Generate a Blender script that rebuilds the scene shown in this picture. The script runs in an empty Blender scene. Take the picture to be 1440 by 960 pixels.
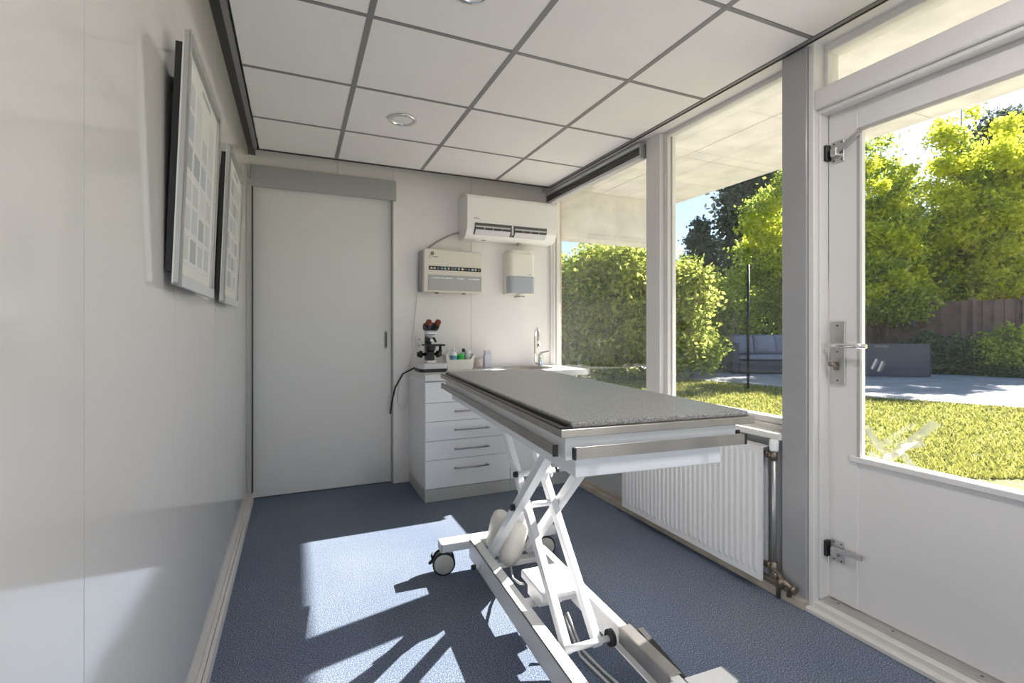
import bpy, bmesh, math, random
import numpy as np
from mathutils import Vector, Matrix
PI = math.pi
random.seed(7)
rng = np.random.default_rng(7)
S = bpy.context.scene
COL = S.collection
R = math.radians

# ------------------------------------------------------------------ camera constants
F, TH, CY, G = 691.09, .4145, 463.76, 1.1723
CT, ST = math.cos(TH), math.sin(TH)

def ud(u, d, z=None, v=None):
    """a spot in the garden seen at picture column u, d metres away"""
    r = (u - 720) / F * d
    x, y = r * CT + d * ST, -r * ST + d * CT
    if v is not None:
        z = G + (CY - v) / F * d
    return Vector((x, y, z if z is not None else 0))

# ------------------------------------------------------------------ materials
MATS = {}
def new_mat(name):
    m = bpy.data.materials.new(name); m.use_nodes = True
    MATS[name] = m
    nt = m.node_tree
    return m, nt, nt.nodes['Principled BSDF']

def setp(b, **kw):
    for k, v in kw.items():
        k = k.replace('_', ' ')
        if k in b.inputs: b.inputs[k].default_value = v

def plain(name, col, rough=.5, metal=0., spec=.5, noise=0., nscale=8., bump=0., bscale=60., dark=None, **kw):
    m, nt, b = new_mat(name)
    c = tuple(col) + (1,)
    setp(b, Base_Color=c, Roughness=rough, Metallic=metal, Specular_IOR_Level=spec, **kw)
    if noise or bump:
        tc = nt.nodes.new('ShaderNodeTexCoord')
    if noise:
        n = nt.nodes.new('ShaderNodeTexNoise'); n.inputs['Scale'].default_value = nscale
        n.inputs['Detail'].default_value = 6
        r = nt.nodes.new('ShaderNodeValToRGB')
        d = dark or tuple(x * (1 - noise) for x in col)
        r.color_ramp.elements[0].position = .32; r.color_ramp.elements[0].color = tuple(d) + (1,)
        r.color_ramp.elements[1].position = .68; r.color_ramp.elements[1].color = c
        nt.links.new(tc.outputs['Object'], n.inputs['Vector'])
        nt.links.new(n.outputs['Fac'], r.inputs['Fac'])
        nt.links.new(r.outputs['Color'], b.inputs['Base Color'])
    if bump:
        n2 = nt.nodes.new('ShaderNodeTexNoise'); n2.inputs['Scale'].default_value = bscale
        n2.inputs['Detail'].default_value = 3
        bp = nt.nodes.new('ShaderNodeBump'); bp.inputs['Strength'].default_value = bump
        bp.inputs['Distance'].default_value = .02
        nt.links.new(tc.outputs['Object'], n2.inputs['Vector'])
        nt.links.new(n2.outputs['Fac'], bp.inputs['Height'])
        nt.links.new(bp.outputs['Normal'], b.inputs['Normal'])
    return m

def speckle(name, stops, scale, rough=.9, spec=.2, bump=.0, big=None):
    m, nt, b = new_mat(name)
    setp(b, Roughness=rough, Specular_IOR_Level=spec)
    tc = nt.nodes.new('ShaderNodeTexCoord')
    n = nt.nodes.new('ShaderNodeTexNoise'); n.inputs['Scale'].default_value = scale
    n.inputs['Detail'].default_value = 3; n.inputs['Roughness'].default_value = .75
    r = nt.nodes.new('ShaderNodeValToRGB')
    els = r.color_ramp.elements
    els[0].position, els[0].color = stops[0][0], tuple(stops[0][1]) + (1,)
    els[1].position, els[1].color = stops[-1][0], tuple(stops[-1][1]) + (1,)
    for p, c in stops[1:-1]:
        e = els.new(p); e.color = tuple(c) + (1,)
    nt.links.new(tc.outputs['Object'], n.inputs['Vector'])
    nt.links.new(n.outputs['Fac'], r.inputs['Fac'])
    out = r.outputs['Color']
    if big:
        n3 = nt.nodes.new('ShaderNodeTexNoise'); n3.inputs['Scale'].default_value = big[0]
        mx = nt.nodes.new('ShaderNodeMix'); mx.data_type = 'RGBA'; mx.blend_type = 'MULTIPLY'
        rr = nt.nodes.new('ShaderNodeValToRGB')
        rr.color_ramp.elements[0].position = .35; rr.color_ramp.elements[0].color = tuple(big[1]) + (1,)
        rr.color_ramp.elements[1].position = .65; rr.color_ramp.elements[1].color = tuple(big[2]) + (1,)
        nt.links.new(tc.outputs['Object'], n3.inputs['Vector'])
        nt.links.new(n3.outputs['Fac'], rr.inputs['Fac'])
        mx.inputs['Factor'].default_value = 1
        nt.links.new(out, mx.inputs['A']); nt.links.new(rr.outputs['Color'], mx.inputs['B'])
        out = mx.outputs['Result']
    nt.links.new(out, b.inputs['Base Color'])
    if bump:
        bp = nt.nodes.new('ShaderNodeBump'); bp.inputs['Strength'].default_value = bump
        bp.inputs['Distance'].default_value = .004
        nt.links.new(n.outputs['Fac'], bp.inputs['Height']); nt.links.new(bp.outputs['Normal'], b.inputs['Normal'])
    return m

def glass_mat(name, tint=(1, 1, 1), haze=0.0, r0=.045):
    """thin window glass: clear, with mirror reflections by fresnel and an optional pale veil mixed in as reflected haze"""
    m = bpy.data.materials.new(name); m.use_nodes = True; MATS[name] = m
    nt = m.node_tree; nt.nodes.clear()
    o = nt.nodes.new('ShaderNodeOutputMaterial')
    t = nt.nodes.new('ShaderNodeBsdfTransparent'); t.inputs['Color'].default_value = tuple(tint) + (1,)
    g = nt.nodes.new('ShaderNodeBsdfGlossy'); g.inputs['Roughness'].default_value = .0
    lw = nt.nodes.new('ShaderNodeLayerWeight'); lw.inputs['Blend'].default_value = .5
    pw = nt.nodes.new('ShaderNodeMath'); pw.operation = 'POWER'; pw.inputs[1].default_value = 5
    ma = nt.nodes.new('ShaderNodeMath'); ma.operation = 'MULTIPLY_ADD'; ma.inputs[1].default_value = .95; ma.inputs[2].default_value = r0
    nt.links.new(lw.outputs['Facing'], pw.inputs[0]); nt.links.new(pw.outputs['Value'], ma.inputs[0])
    mx = nt.nodes.new('ShaderNodeMixShader')
    nt.links.new(ma.outputs['Value'], mx.inputs['Fac']); nt.links.new(t.outputs['BSDF'], mx.inputs[1]); nt.links.new(g.outputs['BSDF'], mx.inputs[2])
    last = mx.outputs['Shader']
    if haze:
        d = nt.nodes.new('ShaderNodeBsdfDiffuse'); d.inputs['Color'].default_value = (.8, .8, .8, 1)
        m2 = nt.nodes.new('ShaderNodeMixShader'); m2.inputs['Fac'].default_value = haze  # diffuse grey mixed in for the veil of room reflections
        nt.links.new(last, m2.inputs[1]); nt.links.new(d.outputs['BSDF'], m2.inputs[2]); last = m2.outputs['Shader']
    nt.links.new(last, o.inputs['Surface'])
    return m

def leaf_mat(name, cols, trans=.5):
    m = bpy.data.materials.new(name); m.use_nodes = True; MATS[name] = m
    nt = m.node_tree; nt.nodes.clear()
    o = nt.nodes.new('ShaderNodeOutputMaterial')
    ge = nt.nodes.new('ShaderNodeNewGeometry')
    r = nt.nodes.new('ShaderNodeValToRGB')
    els = r.color_ramp.elements
    els[0].position, els[0].color = 0, tuple(cols[0]) + (1,)
    els[1].position, els[1].color = 1, tuple(cols[-1]) + (1,)
    for i, c in enumerate(cols[1:-1]):
        e = els.new((i + 1) / (len(cols) - 1)); e.color = tuple(c) + (1,)
    nt.links.new(ge.outputs['Random Per Island'], r.inputs['Fac'])
    d = nt.nodes.new('ShaderNodeBsdfDiffuse'); t = nt.nodes.new('ShaderNodeBsdfTranslucent')
    mx = nt.nodes.new('ShaderNodeMixShader'); mx.inputs['Fac'].default_value = trans
    nt.links.new(r.outputs['Color'], d.inputs['Color']); nt.links.new(r.outputs['Color'], t.inputs['Color'])
    nt.links.new(d.outputs['BSDF'], mx.inputs[1]); nt.links.new(t.outputs['BSDF'], mx.inputs[2])
    nt.links.new(mx.outputs['Shader'], o.inputs['Surface'])
    return m

def emit_mat(name, col, strength):
    m, nt, b = new_mat(name)
    setp(b, Base_Color=tuple(col) + (1,), Emission_Color=tuple(col) + (1,), Emission_Strength=strength)
    return m

# room
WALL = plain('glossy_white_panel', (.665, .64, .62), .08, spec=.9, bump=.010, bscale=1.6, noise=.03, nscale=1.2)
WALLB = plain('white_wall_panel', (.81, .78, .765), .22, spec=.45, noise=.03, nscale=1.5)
TILE = plain('ceiling_tile', (.84, .815, .80), .75, spec=.2, noise=.03, nscale=3)
GRID = plain('grey_grid', (.22, .215, .22), .45)
BLACK = plain('black_plastic', (.014, .014, .015), .4)
CARPET = speckle('blue_carpet', [(.31, (.030, .042, .078)), (.43, (.098, .128, .19)), (.55, (.175, .213, .28)), (.67, (.58, .61, .66))], 230, .95, .1, bump=.5, big=(1.1, (.82, .86, .9), (1.06, 1.04, 1.0)))
DOORW = plain('door_white', (.73, .715, .70), .38, spec=.4, noise=.04, nscale=1.5)
GREYPL = plain('grey_plate', (.36, .37, .37), .35, spec=.5)
GREYJ = plain('grey_jamb', (.42, .41, .39), .4)
PAINT = plain('frame_paint', (.74, .725, .70), .4, noise=.06, nscale=2.5)
PAINTG = plain('grey_post_paint', (.37, .37, .375), .22, noise=.08, nscale=2, bump=.01, bscale=4)
PANELG = plain('grey_under_window', (.45, .46, .47), .4)
SKIRT = plain('skirting', (.70, .68, .64), .5, noise=.1, nscale=4)
WOODS = plain('worn_strip', (.52, .46, .38), .6, noise=.35, nscale=9)
ALU = plain('aluminium', (.55, .54, .53), .38, .85)
STEEL = plain('brushed_steel', (.46, .44, .415), .34, .9, noise=.18, nscale=14)
CHROME = plain('chrome', (.8, .8, .8), .08, 1.)
BRASS = plain('old_brass', (.30, .25, .19), .4, .8, noise=.3, nscale=60)
GLASS = glass_mat('window_glass', haze=.012, r0=.06)
GLASSD = glass_mat('door_glass', haze=.008, r0=.035)
FROST = plain('tape_residue', (.86, .88, .86), .7, Alpha=.42)
WHITE = plain('white_lacquer', (.80, .80, .80), .28)
CABW = plain('cabinet_white', (.83, .83, .84), .25)
PLINTH = plain('grey_plinth', (.48, .48, .47), .45, noise=.1, nscale=5)
TABLEW = plain('table_white_coat', (.82, .82, .82), .3)
CREAM = plain('cream_plastic', (.74, .69, .61), .4)
CREAM2 = plain('ivory_plastic', (.80, .77, .69), .35)
ACW = plain('aircon_white', (.84, .83, .81), .35)
GREYP = plain('grey_plastic', (.36, .36, .37), .4)
GREYL = plain('light_grey_plastic', (.58, .58, .60), .4)
SMOKE = plain('smoked_window', (.40, .42, .46), .12)
RAD = plain('radiator_white', (.79, .785, .78), .3)
MAT = speckle('speckled_rubber', [(.34, (.06, .06, .066)), (.46, (.20, .20, .20)), (.56, (.31, .31, .30)), (.68, (.52, .51, .50))], 260, .36, .5)
RUBBER = plain('tyre_rubber', (.02, .02, .022), .6)
WHEELG = plain('wheel_disc', (.58, .56, .51), .5)
RED = plain('amber_eyecup', (.24, .05, .02), .35)
GREENL = plain('green_label', (.05, .55, .08), .5)
BLUEL = plain('blue_label', (.10, .35, .50), .5)
BOTW = plain('bottle_white', (.84, .85, .86), .3)
BOTC = plain('bottle_clear_grey', (.62, .66, .68), .15)
LILAC = plain('bottle_lilac', (.50, .51, .60), .35)
TINM = speckle('tin_print', [(.38, (.72, .66, .60)), (.5, (.45, .32, .28)), (.58, (.70, .68, .66)), (.66, (.18, .14, .14))], 40, .3, .5)
PRINT = plain('chart_paper', (.74, .73, .70), .4)
PR = [plain('print_grey', (.56, .565, .58), .4), plain('print_blue', (.44, .48, .56), .4), plain('print_pale', (.64, .64, .64), .4), plain('print_dark', (.40, .41, .43), .4)]  # print tones paled to include glare off the glass
INK = plain('ink', (.10, .10, .10), .5)
LENS_FILL = emit_mat('fill_lamp_lens', (1, .98, .95), 1.1)  # glowing lens of the added fill lights
CABLEW = plain('white_cable', (.68, .66, .62), .5)
CABLEG = plain('grey_cable', (.45, .44, .42), .5)
# garden
CONC = plain('porch_concrete', (.70, .675, .64), .9, noise=.22, nscale=5)
BRICK = plain('pale_brick', (.62, .52, .45), .9, noise=.3, nscale=9)
LAWN = speckle('lawn', [(.3, (.12, .14, .05)), (.5, (.24, .24, .09)), (.7, (.40, .36, .17))], 14, .95, .1, big=(.6, (.75, .8, .7), (1.1, 1.05, 1.0)))
BLADE = leaf_mat('grass_blade', [(.15, .18, .05), (.36, .37, .08), (.58, .53, .16)], .4)
PAVE = plain('patio_paving', (.46, .45, .46), .9, noise=.25, nscale=3)
FENCE = plain('fence_wood', (.27, .18, .15), .9, noise=.4, nscale=3)
WICKER = plain('dark_wicker', (.11, .115, .14), .7, noise=.4, nscale=60)
CUSH = plain('slate_cushion', (.30, .32, .42), .9, noise=.15, nscale=5)
BARK = plain('bark', (.20, .15, .11), .9, noise=.4, nscale=8)
LF_Y = leaf_mat('leaf_yellow_green', [(.38, .46, .03), (.66, .70, .05), (.82, .80, .14)], .6)
LF_M = leaf_mat('leaf_mid_green', [(.16, .25, .04), (.40, .48, .08), (.64, .68, .14)], .55)
LF_D = leaf_mat('leaf_dark_green', [(.04, .08, .04), (.11, .17, .08), (.20, .27, .14)], .35)
LF_B = leaf_mat('leaf_blue_green', [(.05, .08, .06), (.11, .15, .12), (.20, .24, .20)], .3)
LF_H = leaf_mat('leaf_hedge', [(.17, .24, .05), (.46, .51, .10), (.74, .74, .20)], .55)

# ------------------------------------------------------------------ object helpers
INV = {}
def props(o, label=None, cat=None, group=None, kind=None):
    if label: o['label'] = label
    if cat: o['category'] = cat
    if group: o['group'] = group
    if kind: o['kind'] = kind
    return o

def thing(name, label, cat, loc=(0, 0, 0), group=None, rz=0):
    o = bpy.data.objects.new(name, None); COL.objects.link(o)
    o.empty_display_size = .05
    o.location = loc; o.rotation_euler = (0, 0, rz)
    INV[o.name] = (Matrix.Translation(loc) @ Matrix.Rotation(rz, 4, 'Z')).inverted()
    return props(o, label, cat, group)

class M:
    """collects shapes (world coordinates) and links them as ONE mesh object"""
    def __init__(s): s.bm = bmesh.new()
    def _mark(s, verts, mi):
        if mi:
            for f in {f for v in verts for f in v.link_faces}: f.material_index = mi
    def box(s, x0, x1, y0, y1, z0, z1, bev=0., mi=0, mat=None, seg=1):
        ret = bmesh.ops.create_cube(s.bm, size=1)
        vs = ret['verts']
        cx, cy, cz = (x0 + x1) / 2, (y0 + y1) / 2, (z0 + z1) / 2
        for v in vs:
            v.co = Vector((cx + v.co.x * (x1 - x0), cy + v.co.y * (y1 - y0), cz + v.co.z * (z1 - z0)))
            if mat: v.co = mat @ v.co
        if bev:
            es = list({e for v in vs for e in v.link_edges})
            r = bmesh.ops.bevel(s.bm, geom=es, offset=bev, segments=seg, profile=.5, affect='EDGES')
            vs = r['verts']
        s._mark(vs, mi)
        return s
    def bar(s, p, q, w, h, up=(0, 0, 1), bev=.002, mi=0, side=None):
        """rectangular bar from p to q, w across, h along 'up'"""
        p, q = Vector(p), Vector(q); d = (q - p); L = d.length; d.normalize()
        if side is not None:
            a = Vector(side).normalized(); u = a.cross(d).normalized()
        else:
            a = d.cross(Vector(up)).normalized(); u = a.cross(d).normalized()
        m = Matrix((( a.x, d.x, u.x, p.x), (a.y, d.y, u.y, p.y), (a.z, d.z, u.z, p.z), (0, 0, 0, 1)))
        return s.box(-w / 2, w / 2, 0, L, -h / 2, h / 2, bev, mi, m)
    def tube(s, pts, r, seg=10, caps=True, mi=0):
        pts = [Vector(p) for p in pts]
        rs = r if isinstance(r, (list, tuple)) else [r] * len(pts)
        rings = []; prev = None
        for i, p in enumerate(pts):
            d = (pts[min(i + 1, len(pts) - 1)] - pts[max(i - 1, 0)]).normalized()
            if prev is None:
                a = d.orthogonal().normalized()
            else:
                a = (prev - d * prev.dot(d))
                a = a.normalized() if a.length > 1e-6 else d.orthogonal().normalized()
            prev = a; b = d.cross(a)
            rings.append([s.bm.verts.new(p + (a * math.cos(t) + b * math.sin(t)) * rs[i]) for t in [2 * PI * k / seg for k in range(seg)]])
        for A, B in zip(rings, rings[1:]):
            for k in range(seg):
                f = s.bm.faces.new((A[k], A[(k + 1) % seg], B[(k + 1) % seg], B[k])); f.material_index = mi; f.smooth = True
        if caps:
            for Rg in (rings[0][::-1], rings[-1]):
                f = s.bm.faces.new(Rg); f.material_index = mi
        return s
    def lathe(s, prof, c, axis=(0, 0, 1), seg=24, mi=0, cap=True):
        ax = Vector(axis).normalized(); a = ax.orthogonal().normalized(); b = ax.cross(a); c = Vector(c)
        rings = []
        for r, h in prof:
            rings.append([s.bm.verts.new(c + ax * h + (a * math.cos(2 * PI * k / seg) + b * math.sin(2 * PI * k / seg)) * max(r, 1e-4)) for k in range(seg)])
        for A, B in zip(rings, rings[1:]):
            for k in range(seg):
                f = s.bm.faces.new((A[k], A[(k + 1) % seg], B[(k + 1) % seg], B[k])); f.material_index = mi; f.smooth = True
        if cap:
            for Rg in (rings[0][::-1], rings[-1]):
                f = s.bm.faces.new(Rg); f.material_index = mi
        return s
    def prism(s, poly, axis, a, b, bev=0., mi=0, mat=None):
        """poly in the two other axes (in x,y,z order), extruded along axis from a to b"""
        def mk(p, h):
            v = {0: (h, p[0], p[1]), 1: (p[0], h, p[1]), 2: (p[0], p[1], h)}[axis]
            return s.bm.verts.new(mat @ Vector(v) if mat else v)
        A = [mk(p, a) for p in poly]; B = [mk(p, b) for p in poly]
        fs = [s.bm.faces.new(A), s.bm.faces.new(B[::-1])]
        n = len(poly)
        for k in range(n):
            fs.append(s.bm.faces.new((A[k], B[k], B[(k + 1) % n], A[(k + 1) % n])))
        for f in fs: f.material_index = mi
        if bev:
            es = list({e for f in fs for e in f.edges})
            bmesh.ops.bevel(s.bm, geom=es, offset=bev, segments=2, profile=.5, affect='EDGES')
        return s
    def quad(s, *ps, mi=0):
        f = s.bm.faces.new([s.bm.verts.new(p) for p in ps]); f.material_index = mi
        return s
    def ball(s, c, r, sx=1, sy=1, sz=1, mi=0, sub=2):
        ret = bmesh.ops.create_icosphere(s.bm, subdivisions=sub, radius=r)
        for v in ret['verts']:
            v.co = Vector((v.co.x * sx, v.co.y * sy, v.co.z * sz)) + Vector(c)
        for f in {f for v in ret['verts'] for f in v.link_faces}: f.material_index = mi; f.smooth = True
        return s
    def build(s, name, mats, parent=None, label=None, cat=None, group=None, kind=None, recalc=True):
        if recalc: bmesh.ops.recalc_face_normals(s.bm, faces=s.bm.faces[:])
        if parent is not None:
            s.bm.transform(INV[parent.name])
        me = bpy.data.meshes.new(name); s.bm.to_mesh(me); s.bm.free()
        for m in (mats if isinstance(mats, (list, tuple)) else [mats]): me.materials.append(m)
        o = bpy.data.objects.new(name, me); COL.objects.link(o)
        if parent is not None:
            o.parent = parent; INV[o.name] = INV[parent.name]
        else: INV[o.name] = Matrix()
        return props(o, label, cat, group, kind)

def struct(m, name, mat, parent=None): return m.build(name, mat, parent, kind='structure' if parent is None else None)

def copy_tree(o, parent=None):
    c = o.copy(); COL.objects.link(c); c.parent = parent
    for ch in list(o.children): copy_tree(ch, c)
    return c

def arc(c, r, a0, a1, n, plane='yz'):
    out = []
    for i in range(n + 1):
        t = a0 + (a1 - a0) * i / n
        p = (math.cos(t) * r, math.sin(t) * r)
        out.append((c[0], c[1] + p[0], c[2] + p[1]) if plane == 'yz' else (c[0] + p[0], c[1], c[2] + p[1]) if plane == 'xz' else (c[0] + p[0], c[1] + p[1], c[2]))
    return out

# ================================================================== THE ROOM
XL, YB, HC, YR = -.29, 3.80, 2.366, -1.8
XR = 1.985
# floor
struct(M().box(XL - .1, 1.99, YR, YB + .15, -.12, 0), 'floor', CARPET)
# left wall with shallow panel seams
w = M()
seams = [YR, -.3, .31, .931, 1.544, 2.246, 2.95, YB + .15]
for a, b in zip(seams, seams[1:]):
    w.box(XL - .1, XL, a + .0012, b - .0012, 0, HC + .1)
w.box(XL - .1, XL - .004, YR, YB + .15, 0, HC + .1)
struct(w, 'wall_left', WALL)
b = M()
b.box(XL, -.276, YR, YB - .02, 0, .058, .002).box(-.2745, -.262, YR, YB - .03, 0, .055, .002)
struct(b, 'baseboard_left', SKIRT)
# back wall: panels right of the door, above the door, seam lines
w = M()
for x0, x1 in ((.683, 1.3095), (1.3115, 2.075)):
    w.box(x0, x1, YB, YB + .1, 0, 2.46)
for x0, x1 in ((XL - .05, .280), (.282, .6815)):
    w.box(x0, x1, YB, YB + .1, 2.17, 2.46)
w.box(XL - .1, 2.2, YB + .15, YB + .2, -.1, 2.5)
w.box(XL - .1, XL, YB, YB + .15, 0, 2.46)
w.box(.683, 2.075, YB + .1, YB + .15, 0, 2.46)
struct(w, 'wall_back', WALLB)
t = M(); t.box(2.03, 2.078, YB - .03, YB, .86, 2.44, .002)
struct(t, 'trim_corner', PAINT)
# sliding door with jamb, track cover and flush pull
d = struct(M().box(XL + .012, .675, 3.845, 3.885, .006, 2.2, .002), 'door_1', DOORW)
M().box(.675, .683, YB - .004, 3.885, 0, 2.17).build('jamb', GREYJ, d, 'grey steel jamb strip')
M().box(XL + .01, .70, YB - .022, YB - .002, 2.155, 2.302, .002).build('track_cover', GREYPL, d, 'flat grey track cover above the sliding door')
M().box(XL, XL + .014, YB - .02, 3.885, 0, 2.2).build('side_strip', GREYJ, d)
M().box(XL + .014, XL + .021, YB - .012, 3.885, .06, 2.155).build('gap_strip', BLACK, d, 'black strip for the dark gap at the door edge')  # black strip painted in for the dark of the gap
h = M()
h.prism([(.6315 + .0135 * math.cos(t), 1.097 + (.056 if math.sin(t) > 0 else -.056) + .0135 * math.sin(t)) for t in [2 * PI * k / 24 for k in range(24)]], 1, 3.842, 3.846)
hp = h.build('flush_pull', GREYJ, d, 'grey recessed finger pull')
M().prism([(.6335 + .007 * math.cos(t), 1.097 + (.05 if math.sin(t) > 0 else -.05) + .007 * math.sin(t)) for t in [2 * PI * k / 24 for k in range(24)]], 1, 3.8405, 3.843).build('recess', INK, hp)
# ceiling: tiles, grid, plenum
bx = [-.2314 - .0, .2595, .8595, 1.4595, 1.9397]
by = [3.64, 3.1014] + [3.1014 - .5847 * k for k in range(1, 9)]
by = [y for y in by if y > YR] + [YR]
c = M()
for i in range(4):
    for k in range(len(by) - 1):
        c.box(bx[i] + .011, bx[i + 1] - .011, by[k + 1] + .011, by[k] - (.011 if k else .004), HC + .001, HC + .02)
c.box(XL - .1, 2.12, YR, YB + .2, 2.46, 2.52)
struct(c, 'ceiling', TILE)
g = M()
for x in bx[1:4]: g.box(x - .012, x + .012, YR, 3.64, HC - .001, HC + .022)
for y in by[1:-1]:
    for x0, x1 in zip(bx, bx[1:]): g.box(x0 + .012, x1 - .012, y - .009, y + .009, HC - .0005, HC + .022)
g.box(-.253, -.2304, YR, 3.64, HC - .003, HC + .022)
g.box(1.9307, 1.9497, YR, 3.64, HC - .003, HC + .022)
struct(g, 'trim_ceiling_grid', GRID)
g = M()
g.box(XL, -.2532, YR, YB, HC + .004, HC + .03)  # black filler stands in for the darkness inside the gap
g.box(-.2532, 1.96, 3.632, 3.655, HC - .003, HC + .022)
g.box(-.25, 2.0, 3.655, YB, 2.42, 2.44)  # unseen strip added to block light above the ceiling edge
g.box(1.95, 1.957, YR, 3.64, HC - .006, HC + .02)
struct(g, 'trim_shadow_gap', BLACK)
struct(M().box(1.957, 2.12, YR, YB + .1, HC - .004, 2.46), 'trim_window_head', PAINT)

# ---- right hand side: sill wall, windows, post, door
GX = 2.082
w = M()
w.box(1.985, 2.12, 1.385, YB + .15, -.12, .70)
w.box(2.0, 2.12, YR, .42, -.12, .70)
struct(w, 'wall_right', PANELG)
struct(M().box(1.938, 1.99, 1.385, YB, 0, .04, .003).box(1.96, 1.99, 1.40, YB, .04, .055, .002), 'baseboard_right', WOODS)
struct(M().box(1.945, 2.045, 1.50, YB - .01, .685, .712, .004).box(2.03, 2.12, 1.50, YB - .01, .70, .735, .004), 'trim_sill', PAINT)
def window(name, y0, y1, z0, z1, fr=.035, lo=.035):
    f = M()
    f.box(2.045, 2.11, y0, y0 + fr, z0, z1, .003).box(2.045, 2.11, y1 - fr, y1, z0, z1, .003)
    f.box(2.045, 2.11, y0 + fr, y1 - fr, z0, z0 + lo, .003).box(2.045, 2.11, y0 + fr, y1 - fr, z1 - .03, z1, .003)
    o = f.build(name, PAINT, kind='structure')
    M().box(GX - .003, GX + .003, y0 + fr - .004, y1 - fr + .004, z0 + lo - .004, z1 - .026).build('pane', GLASS, o)
    M().box(GX - .012, GX - .006, y0 + fr - .002, y0 + fr + .006, z0 + lo, z1 - .03).box(GX - .012, GX - .006, y1 - fr - .006, y1 - fr + .002, z0 + lo, z1 - .03).build('gasket', GREYJ, o)
    return o
window('window_1', 2.49, YB - .005, .735, HC, lo=.03)
window('window_2', 1.505, 2.36, .735, HC, lo=.03)
struct(M().box(2.015, 2.115, 2.36, 2.49, .70, HC, .004), 'trim_mullion', PAINT)
struct(M().box(1.958, 2.115, 1.388, 1.502, 0, HC + .002, .003), 'trim_post', PAINTG)
# frame round the garden door
f = M()
f.box(1.968, 2.115, 1.362, 1.3875, 0, HC, .003)
f.box(1.995, 2.045, 1.352, 1.362, .055, 2.09, .002)
f.box(1.968, 2.115, .40, .43, 0, HC, .003)
f.box(1.968, 2.115, .43, 1.362, 2.085, 2.165, .004)
f.box(1.99, 2.04, .43, 1.362, 2.068, 2.085, .003)
f.box(2.03, 2.115, .43, 1.362, 2.33, HC, .003)
f.box(2.03, 2.10, 1.345, 1.362, 2.165, 2.33, .002).box(2.03, 2.10, .43, .45, 2.165, 2.33, .002)
struct(f, 'trim_door_frame', PAINT)
t = struct(M().box(2.062, 2.068, .44, 1.355, 2.16, 2.335), 'window_3', GLASSD)
s_ = M()
s_.box(1.945, 1.985, YR, 1.386, 0, .02, .003).box(1.972, 2.03, .40, 1.386, 0, .045, .004)
struct(s_, 'trim_threshold', SKIRT)
th = M().box(2.0, 2.075, .41, 1.362, .02, .0555, .002)
th = struct(th, 'trim_threshold_plate', ALU)
q = M()
for y in (1.30, 1.10, .84, .60): q.lathe([(.005, 0), (.005, .0006)], (2.027, y, .0555), seg=10)
q.build('screw_hole', INK, th)
# the garden door leaf
DX0, DX1 = 2.045, 2.095
dd = M()
dd.box(DX0, DX1, 1.235, 1.352, .058, 2.082, .003)
dd.box(DX0, DX1, .435, .55, .058, 2.082, .003)
dd.box(DX0, DX1, .55, 1.235, 1.972, 2.082, .003)
dd.box(DX0 + .004, DX1 - .004, .55, 1.262, .06, .648)
dd.box(DX0 - .008, DX1, .55, 1.262, .645, .668, .003)
D2 = struct(dd, 'door_2', DOORW)
M().box(2.067, 2.073, .545, 1.24, .66, 1.98).build('pane', GLASSD, D2)
gk = M()
gk.box(DX0 - .002, DX0 + .012, 1.226, 1.237, .668, 1.974).box(DX0 - .001, DX0 + .012, .55, 1.235, 1.962, 1.974)
gk.build('gasket', GREYJ, D2)
# lever set
lp = M().box(DX0 - .010, DX0 - .001, 1.279, 1.338, .95, 1.207, .002).build('lock_plate', ALU, D2, 'long aluminium lock plate')
q = M()
for z in (1.19, 1.083, .965): q.lathe([(.0045, 0), (.004, .0012)], (DX0 - .010, 1.309, z), (-1, 0, 0), 10)
q.build('screw', INK, lp)
q = M().tube([(DX0 - .01, 1.312, 1.108), (DX0 - .045, 1.312, 1.108)], .0085)
q.tube([(DX0 - .045, 1.335, 1.108), (DX0 - .047, 1.25, 1.1095), (DX0 - .047, 1.175, 1.109)], [.0085, .009, .0085])
q.build('lever_handle', CHROME, D2, 'bright metal lever handle')
q = M().tube([(DX0 - .01, 1.309, 1.032), (DX0 - .045, 1.318, 1.032)], .0095).box(DX0 - .03, DX0 - .008, 1.3045, 1.3135, 1.008, 1.03, .002)
q.build('lock_cylinder', BRASS, D2, 'brown key cylinder knob')
# surface bolts at top and bottom
for z, lv in ((1.905, 1), (.262, 0)):
    q = M().box(DX0 - .006, DX0 - .001, 1.285, 1.335, z - .045, z + .045, .002)
    q.box(2.015, DX0 - .002, 1.339, 1.3615, z - .03, z + .035, .002, 1)
    bo = q.build('window_bolt', [ALU, BLACK], D2, 'aluminium bolt plate with dark keeper')
    q = M()
    if lv: q.bar((DX0 - .02, 1.318, z - .01), (DX0 - .02, 1.215, z + .048), .008, .012)
    else: q.bar((DX0 - .02, 1.325, z + .008), (DX0 - .02, 1.21, z + .015), .010, .014)
    q.box(DX0 - .026, DX0 - .004, 1.303, 1.33, z - .02, z + .015, .003)
    q.build('bolt_lever', ALU, bo)
    q = M()
    for yy, zz in ((1.295, .035), (1.325, .035), (1.295, -.035), (1.325, -.035)): q.lathe([(.004, 0), (.004, .001)], (DX0 - .006, yy, z + zz), (-1, 0, 0), 8)
    q.build('screw', INK, bo)
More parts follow.
